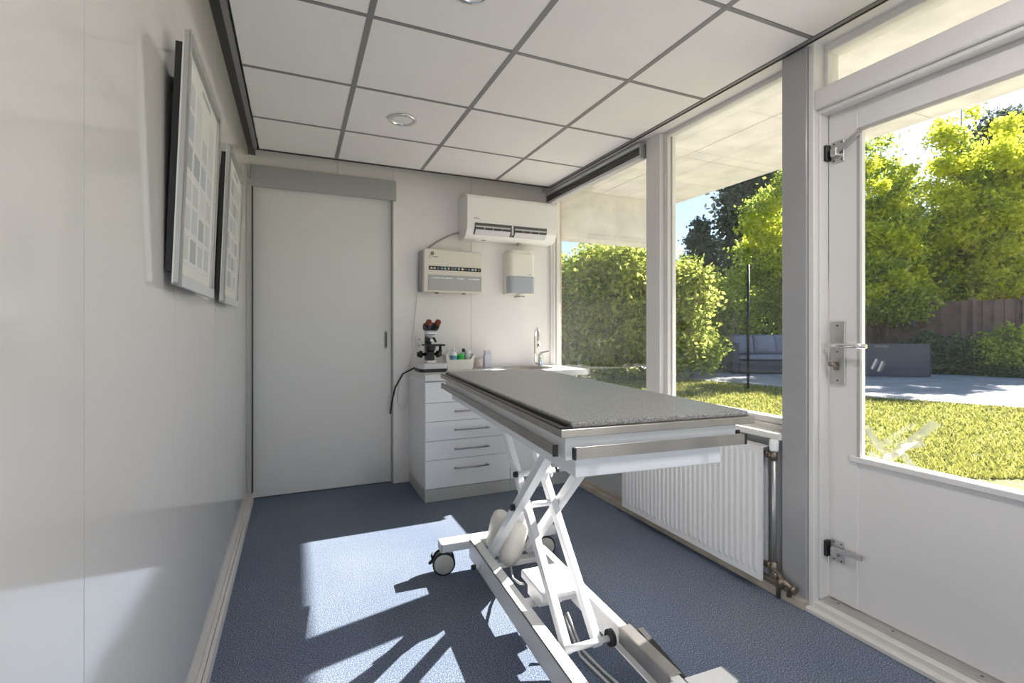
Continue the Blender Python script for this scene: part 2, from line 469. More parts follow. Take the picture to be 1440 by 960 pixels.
# tape marks left on the pane
def stroke(m, a, b, w):
    a, b = Vector((0,) + a), Vector((0,) + b); d = (b - a).normalized(); n = Vector((0, -d.z, d.y)) * w / 2
    ps = [a + n, b + n, b - n, a - n]
    m.quad(*[(2.0655, p.y, p.z) for p in ps])
q = M()
stroke(q, (1.222, .79), (1.135, .685), .03); stroke(q, (1.145, .672), (.985, .845), .03)
stroke(q, (1.09, .735), (1.02, .765), .022); stroke(q, (1.10, .725), (1.045, .66), .022)
stroke(q, (1.15, .755), (1.13, .735), .014); stroke(q, (1.20, .69), (1.16, .672), .02)
stroke(q, (1.195, 1.02), (1.178, 1.06), .008); stroke(q, (1.172, 1.012), (1.156, 1.052), .008)
q.build('tape_mark', FROST, D2, 'white tape residue strokes on the glass', recalc=False)
# unseen window behind the camera, added to let in light
window('window_added', -1.78, .395, .735, HC)

# blind cassette over the first window
bl = thing('roller_blind', 'dark grey blind headrail mounted above the corner window', 'blind', (1.99, 3.1, 2.24))
M().box(1.972, 2.03, 2.51, YB - .04, 2.325, 2.348, .003).build('headrail', GREYL, bl, 'pale top rail')
q = M()
q.box(1.985, 2.035, 2.51, YB - .04, 2.275, 2.326, .006)
for k in range(3): q.box(1.978, 1.99, 2.512, YB - .042, 2.28 + k * .016, 2.287 + k * .016, .001)
q.build('blind_slats', plain('blind_dark', (.11, .105, .10), .5), bl, 'stacked dark slats')
M().box(1.975, 2.03, 2.51, YB - .04, 2.25, 2.273, .004).build('bottom_rail', GREYL, bl)
for y in (2.505, YB - .037): M().box(1.98, 2.03, y - .003, y + .003, 2.255, 2.34).build('end_bracket', ALU, bl)

# ---- recessed ceiling lights: two seen and unlit, two added for fill
LENS_OFF = plain('lamp_glass', (.78, .78, .77), .2)
def downlight(x, y, label, lit):
    o = thing('ceiling_light', label, 'ceiling light', (x, y, HC), 'recessed ceiling lights')
    M().lathe([(.078, -.001), (.080, -.006), (.074, -.010), (.062, -.010), (.058, -.002), (.058, .0)], (x, y, HC), seg=36, cap=False).build('ring', CHROME, o, 'shiny trim ring')
    M().lathe([(.001, -.004), (.03, -.0045), (.058, -.003)], (x, y, HC), seg=36, cap=False).build('lens', LENS_FILL if lit else LENS_OFF, o)
    if not lit: return o
    l = bpy.data.lights.new('lamp', 'AREA'); l.shape = 'DISK'; l.size = .11; l.energy = lit; l.color = (1, .95, .945)
    lo = bpy.data.objects.new('lamp', l); COL.objects.link(lo); lo.parent = o; lo.location = (0, 0, -.02)
    return o
LP = 12  # power of the two added, unseen fill lamps
downlight(.553, 2.80, 'round recessed ceiling light in the tile before the sliding door', 0)
downlight(.56, 1.63, 'round recessed ceiling light cut off by the top picture edge', 0)
downlight(1.16, .46, 'unseen recessed fill light added over the near floor', LP)
downlight(1.16, -.71, 'unseen recessed fill light added at the open end of the room', LP)


# ================================================================== EXAMINATION TABLE
PT, PBs = R(-5.0), R(-2.5)
O0 = Vector((.57, 1.009, 0))
def fr(ph, O0):
    a = Vector((math.cos(ph), math.sin(ph), 0)); b_ = Vector((-math.sin(ph), math.cos(ph), 0))
    return lambda s, t, z: O0 + a * s + b_ * t + Vector((0, 0, z))
OT = Vector((.596, 1.054, 0))
WT, WBs = fr(PT, OT), fr(PBs, O0)
MT = Matrix.Translation(OT) @ Matrix.Rotation(PT, 4, 'Z')
MB = Matrix.Translation(O0) @ Matrix.Rotation(PBs, 4, 'Z')
sideB = Vector((math.cos(PBs), math.sin(PBs), 0))
et = thing('examination_table', 'white scissor-lift examination table with grey speckled top on castors', 'table', tuple(WBs(.3, .7, 0)), rz=PBs)
L_ = 1.61
M().box(.0325, .592, .0125, L_ - .01, .9264, .9416, .005, mat=MT, seg=2).build('table_mat', MAT, et, 'grey speckled rubber mat')
M().box(0, .603, 0, L_, .9066, .9267, .0015, mat=MT).build('top_plate', STEEL, et, 'stainless steel top plate')
q = M()
q.bar(WT(.0045, .012, .928), WT(.0045, L_ - .01, .928), .007, .005, bev=0).bar(WT(.029, .02, .931), WT(.029, L_ - .01, .931), .007, .009, bev=0)
q.bar(WT(.004, .012, .928), WT(.034, .010, .929), .007, .006, bev=0)
q.bar(WT(.597, .03, .929), WT(.597, L_ - .01, .929), .006, .008, bev=0)
q.build('edge_seal', BLACK, et, 'black rubber edging along the mat')
M().box(.021, .554, .021, L_ - .04, .844, .9066, .002, mat=MT).build('upper_frame', TABLEW, et)
M().box(.052, .508, .029, L_ - .06, .796, .846, .002, mat=MT).build('lower_frame', TABLEW, et)
RZ = .868
def rail(p, q_, name='side_rail'):
    r_ = M().bar(p, q_, .010, .026, bev=.001).build(name, STEEL, et, 'stainless accessory rail')
    d = (Vector(q_) - Vector(p)).normalized()
    for e, sg in ((p, -1), (q_, 1)):
        M().bar(Vector(e), Vector(e) + d * sg * .006, .013, .029, bev=0).build('end_cap', BLACK, r_)
    return r_
rail(WT(.0, .04, RZ), WT(.0, 1.55, RZ))
rail(WT(.575, .04, RZ), WT(.575, 1.55, RZ))
rail(WT(.034, -.008, RZ), WT(.554, -.008, RZ))
rail(WT(.034, L_ - .01, RZ), WT(.554, L_ - .01, RZ))
brs = []
for t in (.2, .75, 1.35): brs += [((.0, t), (.025, t)), ((.575, t), (.55, t))]
for s_ in (.12, .46): brs += [((s_, -.008), (s_, .025)), ((s_, L_ - .01), (s_, L_ - .045))]
for a_, b_ in brs:
    M().bar(WT(*a_, RZ), WT(*b_, RZ), .02, .014, bev=0).build('rail_bracket', TABLEW, et)
# base
for s0, s1 in ((.147, .195), (.428, .464)):
    q = M()
    q.box(s0, s1, .05, 1.27, .149, .155, .001, mat=MB)
    outer = s0 if s0 < .3 else s1 - .006
    q.box(outer, outer + .006, .05, 1.27, .068, .155, .001, mat=MB)
    q.box(s0, s1, .05, 1.27, .068, .074, .001, mat=MB)
    q.build('base_rail', TABLEW, et)
q = M().box(.01, .612, 1.26, 1.335, .112, .1535, .003, mat=MB).build('base_crossbar', TABLEW, et)
for s_ in (.007, .612): M().box(s_, s_ + .004, 1.261, 1.334, .113, .1525, mat=MB).build('end_cap', GREYP, q)
q = M().box(-.0, .606, .06, .128, .112, .1535, .003, mat=MB).build('base_crossbar', TABLEW, et)
for s_ in (-.003, .606): M().box(s_, s_ + .004, .061, .127, .113, .1525, mat=MB).build('end_cap', GREYP, q)
# scissor arms
tP, zP = .80, .462
A1, A2 = .78, .815
def arm(s_, an, l0, l1, sg):
    d = Vector((0, sg * math.cos(an), math.sin(an)))
    def pt(l): return WBs(s_, tP + d.y * l, zP + d.z * l)
    M().bar(pt(-l0), pt(l1), .030, .034, side=sideB, bev=.003).build('scissor_arm', TABLEW, et)
arm(.213, A1, .475, .478, -1); arm(.405, A1, .475, .478, -1)
arm(.250, A2, .525, .462, 1); arm(.367, A2, .525, .462, 1)
def shaft(s0, s1, t, z, r, caps=True, name='cross_shaft'):
    o = M().tube([WBs(s0, t, z), WBs(s1, t, z)], r, 14).build(name, TABLEW, et)
    if caps:
        for e, g_ in ((s0, -1), (s1, 1)):
            M().tube([WBs(e, t, z), WBs(e + g_ * .016, t, z)], [r * 1.15, r * .95], 14).build('pivot_cap', BLACK, o, 'black pivot cap')
    return o
shaft(.196, .424, tP, zP, .0125)
shaft(.228, .40, .845, .578, .0115)
shaft(.17, .435, tP + .34, .125, .011)
M().tube([WBs(.122, 1.09, .105), WBs(.147, 1.09, .105)], .010, 12).build('pivot_stub', TABLEW, et)
M().tube([WBs(.105, 1.09, .105), WBs(.124, 1.09, .105)], .0115, 12).build('pivot_cap', BLACK, et)
o = shaft(.235, .418, .44, .098, .0115, False)
M().tube([WBs(.408, .44, .1), WBs(.424, .44, .1)], .028, 20).build('roller', BLACK, o, 'dark roller running in the rail')
M().tube([WBs(.199, .44, .1), WBs(.215, .44, .1)], .028, 20).build('roller', BLACK, o)
q = M().tube([WBs(.18, .46, .785), WBs(.45, .46, .785)], .010, 12); q.build('cross_shaft', TABLEW, et)
# bracket bulge by the lift shaft
for s_ in (.232, .385):
    M().bar(WBs(s_, .835, .565), WBs(s_, .93, .605), .008, .035, side=sideB, bev=.003).build('lift_bracket', TABLEW, et)
# linear actuator
ac = thing
q = M()
pA, pB = WBs(.295, 1.135, .085), WBs(.30, .845, .578)
dv = (pB - pA); dn = dv.normalized()
q.tube([pA, pA + dn * .02, pA + dn * .09, pA + dn * .27, pA + dn * .30], [.030, .046, .056, .050, .030], 20)
act = q.build('actuator', CREAM2, et, 'off-white lifting actuator')
M().tube([pA + dn * .28, pA + dn * .40, pA + dn * .405, pB], [.027, .026, .015, .015], 16).build('piston_tube', TABLEW, act)
q = M()
pm = WBs(.262, 1.19, .21)
q.tube([pm - dn * .10, pm - dn * .085, pm + dn * .06, pm + dn * .105, pm + dn * .12], [.026, .040, .044, .038, .022], 16)
q.build('motor_housing', CREAM2, act)
q = M()
q.box(.265, .325, 1.15, 1.265, .09, .140, .003, mat=MB); q.box(.20, .43, 1.10, 1.15, .07, .095, .003, mat=MB)
q.build('actuator_bracket', TABLEW, et)
M().tube([WBs(.262, 1.118, .10), WBs(.275, 1.118, .10)], .010, 10).tube([WBs(.243, 1.15, .118), WBs(.252, 1.15, .118)], .010, 10).build('bolt', BLACK, et)
# control box
q = M().box(.232, .385, .60, .815, .168, .200, .004, mat=MB).build('control_box', TABLEW, et, 'white control box')
M().box(.26, .375, .596, .60, .174, .184, mat=MB).build('slot', GREYL, q)
q = M().box(.198, .427, .70, .76, .105, .112, .001, mat=MB).box(.25, .35, .68, .79, .112, .168, .002, mat=MB)
q.build('box_bracket', TABLEW, et)
# steel pedal cover on the right rail, black pedal beside it
q = M().box(.424, .468, .14, .40, .155, .160, .001, mat=MB).box(.422, .428, .14, .40, .105, .160, .001, mat=MB)
q.build('pedal_cover', STEEL, et, 'stainless cover plate')
M().prism([(.14, .10), (.14, .135), (.36, .165), (.375, .16), (.37, .14)], 0, .472, .492, mat=MB).build('foot_pedal', BLACK, et, 'black foot pedal')
# cables of the table
q = M()
q.tube([WBs(.30, 1.12, .10), WBs(.285, 1.05, .06), WBs(.262, .98, .08), WBs(.25, .88, .11), WBs(.245, .82, .135)], .005, 8)
q.tube([WBs(.33, .60, .12), WBs(.345, .52, .03), WBs(.375, .42, .006), WBs(.40, .28, .006), WBs(.405, .14, .006), WBs(.38, -.1, .006), WBs(.34, -.5, .006)], .005, 8)
q.tube([WBs(.32, .60, .11), WBs(.33, .50, .02), WBs(.36, .36, .006), WBs(.385, .22, .006), WBs(.395, .1, .006), WBs(.36, -.14, .006), WBs(.31, -.5, .006)], .005, 8)
q.build('power_cable', CABLEG, et, 'grey cable trailing on the carpet')
# castors
def castor(s_, t, yaw, brake=True):
    c = WBs(s_, t, 0); ax = Vector((math.cos(yaw), math.sin(yaw), 0)); fw = Vector((-ax.y, ax.x, 0))
    off = fw * .018; wc = c - off + Vector((0, 0, .054))
    q = M()
    q.tube([c + Vector((0, 0, .112)), c + Vector((0, 0, .098))], .022, 16)
    q.bar(c + Vector((0, 0, .10)), wc + Vector((0, 0, .03)), .022, .045, up=fw, bev=.004)
    q.tube([wc - ax * .013, wc + ax * .013], .040, 18)
    cs = q.build('castor', WHEELG, et, 'grey twin-wheel castor')
    for g_ in (-1, 1):
        m0 = wc + ax * g_ * .014
        w_ = M().lathe([(.040, 0), (.052, .001), (.0545, .004), (.0545, .014), (.052, .017), (.046, .018)], m0, ax * g_, 28).build('tyre', RUBBER, cs, 'black tyre')
        M().lathe([(.0465, 0), (.0465, .0195), (.044, .0215), (.020, .0205), (.017, .022), (.001, .023)], m0, ax * g_, 28).build('wheel_disc', WHEELG, w_, 'grey wheel disc')
    if brake:
        q = M()
        e = c - fw * .06
        q.tube([wc - fw * .035 + Vector((0, 0, .02)), wc - fw * .058 + Vector((0, 0, .005)), wc - fw * .07 + Vector((0, 0, -.004))], [.008, .009, .007], 8)
        q.tube([wc - fw * .05 + Vector((0, 0, .01)), wc - fw * .058 + Vector((0, 0, .035)), wc - fw * .054 + Vector((0, 0, .048))], [.006, .005, .002], 8)
        q.build('brake_lever', BLACK, cs)
castor(.045, 1.297, R(-102)); castor(.577, 1.297, R(-100), False)
castor(.035, .095, R(-80), False); castor(.571, .095, R(-85), False)

# ================================================================== CABINETS, WORKTOP, SINK
ZW = .868
YF = 3.28
dc = thing('drawer_cabinet', 'white five-drawer cabinet on grey plinth left of the sink', 'cabinet', (.80, YF, 0))
q = M().box(.802, 1.43, YF + .018, YB - .002, .085, ZW - .042)
q.build('body', CABW, dc)
M().box(.802, 1.43, YF + .004, YB - .002, .0, .085, .001).build('plinth', PLINTH, dc, 'grey plinth')
zz = [.088, .281, .413, .545, .674, .818]
for i in range(5):
    dr = M().box(.802, 1.428, YF, YF + .018, zz[i] + .0015, zz[i + 1] - .0015, .0015).build('drawer', CABW, dc)
    if i < 4:
        zc = zz[i + 1] - .062 if i else zz[1] - .062
        hd = M()
        hd.tube([(1.0, YF - .028, zc), (1.255, YF - .028, zc)], .0055, 10)
        for x in (1.012, 1.243): hd.tube([(x, YF - .028, zc), (x, YF, zc)], .005, 8)
        hd.build('handle', STEEL, dr, 'steel bar handle')
sc = thing('sink_cabinet', 'white cupboard under the sink at the window end', 'cabinet', (1.45, YF, 0))
M().box(1.432, 1.98, YF + .018, YB - .002, .085, ZW - .042).build('body', CABW, sc)
M().box(1.432, 1.98, YF + .004, YB - .002, 0, .085, .001).build('plinth', PLINTH, sc, 'grey plinth')
M().box(1.434, 1.98, YF, YF + .018, .0895, .8165, .0015).build('door', CABW, sc)
q = M()
# worktop with a round cut-out for the bowl
SCX, SCY, SRX, SRY = 1.69, 3.55, .215, .185
me_poly = []
nseg = 40
outer = []
X0, X1, Y0, Y1 = .797, 2.072, 3.258, YB - .001
for k in range(nseg):
    t = 2 * PI * k / nseg; cx_, cy_ = math.cos(t), math.sin(t)
    kx = ((X1 - SCX) / cx_ if cx_ > 0 else (X0 - SCX) / cx_) if abs(cx_) > 1e-6 else 1e9
    ky = ((Y1 - SCY) / cy_ if cy_ > 0 else (Y0 - SCY) / cy_) if abs(cy_) > 1e-6 else 1e9
    outer.append((SCX + cx_ * min(kx, ky), SCY + cy_ * min(kx, ky)))
inner = [(SCX + SRX * math.cos(2 * PI * k / nseg), SCY + SRY * math.sin(2 * PI * k / nseg)) for k in range(nseg)]
# make the rectangle's corners exact
for cxr, cyr in ((X0, Y0), (X0, Y1), (X1, Y0), (X1, Y1)):
    k = min(range(nseg), key=lambda i: (math.atan2(outer[i][1] - SCY, outer[i][0] - SCX) - math.atan2(cyr - SCY, cxr - SCX)) ** 2)
    outer[k] = (cxr, cyr)
VT = {}
for z in (ZW, ZW - .042):
    VT[z] = ([q.bm.verts.new((x, y, z)) for x, y in outer], [q.bm.verts.new((x, y, z)) for x, y in inner])
for k in range(nseg):
    n = (k + 1) % nseg
    for z in VT: q.bm.faces.new((VT[z][0][k], VT[z][0][n], VT[z][1][n], VT[z][1][k]))
    for i in (0, 1): q.bm.faces.new((VT[ZW][i][k], VT[ZW][i][n], VT[ZW - .042][i][n], VT[ZW - .042][i][k]))
q.build('worktop', plain('worktop_grey_white', (.70, .70, .69), .3), None, 'pale grey-white worktop over the cabinets reaching the window', 'worktop')
sk = thing('sink', 'round stainless steel sink set into the worktop', 'sink', (SCX, SCY, ZW))
q = M()
def ell(rx, ry, z): return [q.bm.verts.new((SCX + rx * math.cos(2 * PI * k / 48), SCY + ry * math.sin(2 * PI * k / 48), z)) for k in range(48)]
rings = [ell(.232, .202, ZW + .001), ell(.229, .199, ZW + .004), ell(.208, .178, ZW + .004), ell(.198, .168, ZW - .002), ell(.19, .16, ZW - .12), ell(.16, .13, ZW - .15), ell(.03, .03, ZW - .155)]
for A, B_ in zip(rings, rings[1:]):
    for k in range(48):
        f_ = q.bm.faces.new((A[k], A[(k + 1) % 48], B_[(k + 1) % 48], B_[k])); f_.smooth = True
q.build('bowl', STEEL, sk)
M().lathe([(.03, -.156), (.03, -.153), (.012, -.151), (.001, -.151)], (SCX, SCY, ZW), seg=20).build('drain', CHROME, sk)
fx, fy = 1.865, 3.69
fc = thing('faucet', 'chrome swan-neck faucet on the worktop behind the sink', 'faucet', (fx, fy, ZW))
M().lathe([(.027, 0), (.027, .006), (.023, .012), (.022, .085), (.024, .10), (.018, .112), (.004, .114)], (fx + .02, fy, ZW), seg=20).build('mixer_body', CHROME, fc)
M().bar((fx + .02, fy, ZW + .112), (fx + .085, fy - .03, ZW + .128), .016, .008).build('lever', CHROME, fc)
q = M()
pts = [(fx - .005, fy, ZW + .02), (fx - .028, fy - .003, ZW + .045), (fx - .030, fy - .003, ZW + .12), (fx - .030, fy - .003, ZW + .24)]
for i in range(1, 11):
    t = PI * i / 10 * .96
    pts.append((fx - .030 - .022 * (1 - math.cos(t)), fy - .003 - .075 * (1 - math.cos(t)), ZW + .24 + .078 * math.sin(t)))
pts.append((pts[-1][0] - .002, pts[-1][1] - .004, ZW + .175))
q.tube(pts, .0125, 14)
q.build('spout', CHROME, fc)
M().lathe([(.014, 0), (.015, .03)], (pts[-1][0], pts[-1][1], ZW + .16), seg=16).build('nozzle', ALU, fc)

# ================================================================== WALL DEVICES
# air conditioner
an_ = thing('air_conditioner', 'white split air conditioner high on the back wall', 'air conditioner', (1.6, 3.79, 1.89))
ax0, ax1, af = 1.20, 1.985, 3.575
prof = [(YB - .001, 1.915), (YB - .001, 2.222), (af + .03, 2.222), (af + .008, 2.212), (af, 2.19), (af, 2.0), (af + .01, 1.955), (af + .05, 1.905), (af + .09, 1.89), (YB - .04, 1.89)]
q = M().prism(prof, 0, ax0, ax1, .004)
q.build('body', ACW, an_)
q = M()
q.prism([(af - .0015, 2.0), (af - .0015, 1.997), (af + .006, 1.955), (af + .04, 1.915), (af + .05, 1.93), (af + .02, 1.995)], 0, 1.262, 1.886)
q.build('outlet', INK, an_, 'dark air outlet')
q = M()
for x0, x1 in ((1.268, 1.558), (1.60, 1.88)):
    q.box(x0, x1, af - .004, af + .004, 1.967, 1.978, .001)
    q.prism([(af - .0, 1.95), (af + .035, 1.913), (af + .028, 1.91), (af - .008, 1.946)], 0, x0, x1)
    for k in range(1, 4):
        x = x0 + (x1 - x0) * k / 4
        q.box(x - .002, x + .002, af - .004, af + .012, 1.94, 1.968)
q.build('louvre', GREYL, an_, 'grey louvre blades')
M().box(1.571, 1.583, af - .007, af + .02, 1.925, 2.004, .002).build('louvre_link', ACW, an_)
q = M()
for x, w_, z in ((1.252, .030, 2.033), (1.284, .018, 2.031), (1.272, .008, 2.041)): q.box(x, x + w_, af - .0012, af + .001, z - .003, z + .003, .001)
q.build('brand_mark', GREYP, an_, 'small worn grey brand mark')
for x in (1.36, 1.67): M().box(x, x + .03, af + .10, af + .13, 1.885, 1.891).build('clip', GREYP, an_)
# wall machine (cream box with grey flap)
wm = thing('wall_dispenser', 'cream wall unit with dark display strip and grey flap below the air conditioner', 'dispenser', (1.12, 3.79, 1.48))
mf = 3.675
M().prism([(.885, 1.462), (1.345, 1.462), (1.362, 1.478), (1.362, 1.784), (.905, 1.794), (.89, 1.784)], 1, mf, YB - .06, .008).build('front_shell', CREAM, wm)
M().box(.872, 1.35, YB - .062, YB - .001, 1.468, 1.785, .006).build('back_shell', GREYP, wm, 'grey back shell')
ds = M().prism([(.927, 1.631), (1.347, 1.631), (1.347, 1.659), (.927, 1.661)], 1, mf - .003, mf + .004).build('display_strip', BLACK, wm, 'black strip of symbols')
q = M()
for k in range(15):
    x = .937 + k * .0275
    q.box(x, x + .013 + .005 * (k % 3 == 0), mf - .0042, mf - .0028, 1.638, 1.652, mi=k % 4)
q.build('symbol', [GREYL, CREAM, BRASS, BLUEL], ds)
M().prism([(.922, 1.475), (1.35, 1.475), (1.352, 1.592), (.924, 1.594)], 1, mf - .006, mf + .004, .002).build('flap', plain('flap_grey', (.42, .42, .425), .35), wm, 'light grey flap')
rr = random.Random(3)
for xa_, xb2 in ((.955, 1.12), (1.15, 1.215), (1.24, 1.335)):
    q = M(); x = xa_
    q.box(xa_, xb2, mf - .0064, mf - .0056, 1.5695, 1.5725)
    while x < xb2 - .022:
        w_ = rr.choice((.006, .009, .014, .022)); hgt = rr.choice((.006, .008, .010))
        q.box(x, x + w_, mf - .0072, mf - .0058, 1.571 - hgt / 2, 1.571 + hgt / 2); x += w_ + .004
    q.build('printed_line', WHITE, wm, 'worn line of white print on the flap')
q = M()
for k in range(6):
    t = k * PI / 3
    q.lathe([(.006, 0), (.006, .001)], (.953 + .009 * math.cos(t), mf - .0005, 1.757 + .009 * math.sin(t)), (0, -1, 0), 8)
q.build('emblem', INK, wm, 'small dark flower emblem')
q = M()
q.tube([(.941 + .011 * math.cos(t), mf - .0008, 1.733 + .009 * math.sin(t)) for t in [R(50 + 26 * k) for k in range(11)]], .0022, 6)
q.box(.953, .966, mf - .0015, mf, 1.731, 1.736).box(.966, .998, mf - .0015, mf, 1.728, 1.736, .0006)
q.build('brand_mark', GREYP, wm, 'small curved brand mark under the flower emblem')
M().box(.99, 1.19, mf + .03, mf + .09, 1.785, 1.803, .004).build('top_lid', CREAM, wm)
for x in (1.0, 1.22): M().lathe([(.015, 0), (.015, .008)], (x, mf + .05, 1.455), seg=10).build('foot', INK, wm)
# paper dispenser
pd = thing('paper_dispenser', 'ivory paper dispenser with smoked window hanging under the air conditioner', 'dispenser', (1.715, 3.79, 1.46))
pc, pf = 1.716, 3.70
def dprof(hw, y0):  # rounded front outline in x,y
    return [(pc - hw, YB - .001), (pc - hw, y0 + .045)] + [(pc - hw + .04 - .04 * math.cos(t), y0 + .045 - .045 * math.sin(t)) for t in [PI / 2 * k / 5 for k in range(1, 6)]] + \
        [(pc + hw - .04 + .04 * math.sin(t), y0 + .045 - .045 * math.cos(t)) for t in [PI / 2 * k / 5 for k in range(0, 6)]] + [(pc + hw, YB - .001)]
M().prism(dprof(.122, pf - .02), 2, 1.615, 1.80, .003).prism(dprof(.112, pf - .01), 2, 1.80, 1.832, .006).build('cover', CREAM2, pd)
M().prism(dprof(.122, pf - .02), 2, 1.475, 1.614, .003).build('window', SMOKE, pd, 'smoked grey window')
M().prism(dprof(.127, pf + .015), 2, 1.468, 1.81, .003).build('back_plate', CREAM2, pd)
M().lathe([(.05, 0), (.045, -.012), (.03, -.02), (.028, -.03)], (pc, pf + .045, 1.475), seg=20).build('outlet', CREAM2, pd)
q = M()
for k in range(7): q.box(pc - .035 + k * .010, pc - .030 + k * .010, pf - .001, pf + .09, 1.4465 + .004 * (k % 2), 1.4505 + .004 * (k % 2))
q.build('paper_teeth', INK, pd)
M().lathe([(.012, 0), (.014, .006), (.010, .012)], (pc + .005, YB - .001, 1.90), (0, -1, 0), 16).build('lock_knob', GREYP, pd)
M().box(1.772, 1.795, pf - .0215, pf - .015, 1.627, 1.633, .001).build('brand_mark', GREYP, pd)
# sockets
for z, nm in ((1.098, 'upper round white wall socket behind the microscope'), (1.046, 'lower round white wall socket behind the microscope')):
    so = thing('wall_socket', nm, 'socket', (.876, YB, z), 'round wall sockets')
    M().lathe([(.026, 0), (.026, .006), (.022, .009), (.017, .0085), (.0165, .004), (.001, .004)], (.876, YB, z), (0, -1, 0), 24).build('face_plate', ACW, so)
    M().lathe([(.004, .004), (.004, .0055)], (.870, YB, z), (0, -1, 0), 8).lathe([(.004, .004), (.004, .0055)], (.882, YB, z), (0, -1, 0), 8).build('pin_hole', INK, so)
# cables on the wall
M().tube([(1.20, 3.785, 1.955), (1.12, 3.79, 1.925), (1.02, 3.79, 1.868), (.93, 3.785, 1.80)], .0065, 8).build('flex_cable', GREYP, None, 'grey cable sloping from the air conditioner to the cream unit', 'cable')
M().tube([(.868, 3.78, 1.70), (.862, 3.79, 1.55), (.862, 3.792, 1.42), (.846, 3.792, 1.25), (.83, 3.792, 1.12), (.826, 3.78, 1.0), (.80, 3.77, .90), (.775, 3.76, .84), (.785, 3.76, .70), (.78, 3.77, .60), (.74, 3.78, .56), (.715, 3.785, .62), (.72, 3.785, .80), (.79, 3.775, .90)], .0035, 8).build('charging_cable', CABLEW, None, 'thin white cable hanging down the wall and looping beside the cabinet', 'cable')
M().tube([(.868, 3.60, ZW + .012), (.82, 3.68, ZW + .02), (.785, 3.73, ZW - .005), (.745, 3.755, ZW - .03), (.69, 3.76, ZW - .13), (.665, 3.77, ZW - .24), (.655, 3.775, ZW - .33)], .0065, 8).build('power_cable', BLACK, None, 'thick black cable drooping off the worktop end beside the door', 'cable')

# ================================================================== ON THE WORKTOP
# microscope
mx, my = .908, 3.56
ms = thing('microscope', 'black and white binocular microscope at the left end of the worktop', 'microscope', (mx, my, ZW), rz=0)
z0 = ZW
M().prism([(mx - .095, my - .06), (mx - .07, my - .10), (mx + .09, my - .10), (mx + .10, my - .085), (mx + .10, my + .10), (mx - .095, my + .10)], 2, z0, z0 + .022, .003).build('base_foot', BLACK, ms, 'black underside of the base')
M().prism([(mx - .097, my - .06), (mx - .072, my - .102), (mx + .09, my - .102), (mx + .102, my - .087), (mx + .102, my + .102), (mx - .097, my + .102)], 2, z0 + .022, z0 + .062, .008).build('base', plain('scope_grey', (.66, .66, .67), .35), ms, 'light grey base')
M().box(mx - .03, mx + .035, my - .03, my + .06, z0 + .06, z0 + .082, .004).build('lamp_house', BOTW, ms)
M().prism([(my + .085, z0 + .06), (my + .085, z0 + .25), (my + .05, z0 + .31), (my - .005, z0 + .31), (my + .0, z0 + .28), (my + .04, z0 + .24), (my + .045, z0 + .06)], 0, mx - .024, mx + .018, .005).build('arm', BLACK, ms, 'black arm')
M().box(mx - .032, mx + .026, my - .03, my + .05, z0 + .078, z0 + .15, .006).lathe([(.028, .15), (.034, .165), (.040, .185), (.04, .19)], (mx - .002, my - .02, z0), seg=20).build('condenser', BLACK, ms)
M().box(mx - .055, mx + .090, my - .085, my + .045, z0 + .187, z0 + .200, .002).build('stage', BLACK, ms, 'black specimen stage')
for sgn in (-1, 1):
    M().lathe([(.012, .0), (.012, .035), (.026, .037), (.026, .055), (.018, .057), (.018, .072)], (mx - .003 + sgn * .018, my + .02, z0 + .125), (sgn, 0, 0), 18).build('focus_knob', BLACK, ms)
M().lathe([(.010, 0), (.010, -.03), (.014, -.031), (.014, -.05)], (mx + .07, my - .02, z0 + .19), seg=14).build('stage_knob', BLACK, ms)
M().tube([(mx - .002, my - .01, z0 + .255), (mx - .002, my - .016, z0 + .275)], [.030, .036], 20).build('nosepiece', GREYL, ms)
for dx, dy, r_ in ((-.002, -.028, .010), (.028, -.016, .009), (-.03, -.01, .009)):
    M().tube([(mx - .002 + dx * .5, my - .014 + dy * .3, z0 + .258), (mx - .002 + dx * 1.2, my - .014 + dy, z0 + .222), (mx - .002 + dx * 1.3, my - .014 + dy * 1.15, z0 + .212)], [r_, r_ * .95, r_ * .5], 12).build('objective', CHROME if dx < .0 and dx > -.01 else BLACK, ms)
M().prism([(my + .03, z0 + .305), (my - .045, z0 + .30), (my - .06, z0 + .275), (my - .01, z0 + .268), (my + .03, z0 + .275)], 0, mx - .042, mx + .04, .012).build('head', BOTW, ms, 'white head collar')
M().prism([(my + .02, z0 + .30), (my - .04, z0 + .298), (my - .07, z0 + .338), (my - .02, z0 + .362), (my + .02, z0 + .348)], 0, mx - .056, mx + .054, .016).build('prism_housing', BLACK, ms)
for sgn in (-1, 1):
    c0 = Vector((mx + sgn * .030, my - .035, z0 + .318)); dr = Vector((sgn * .05, -.66, .50)).normalized()
    e_ = M().tube([c0, c0 + dr * .055, c0 + dr * .056], [.024, .022, .018], 16).build('eyepiece', BLACK, ms)
    M().lathe([(.020, .0), (.022, .004), (.021, .026), (.016, .028), (.013, .020)], c0 + dr * .052, dr, 18).build('eyecup', RED, e_, 'amber eyecup')
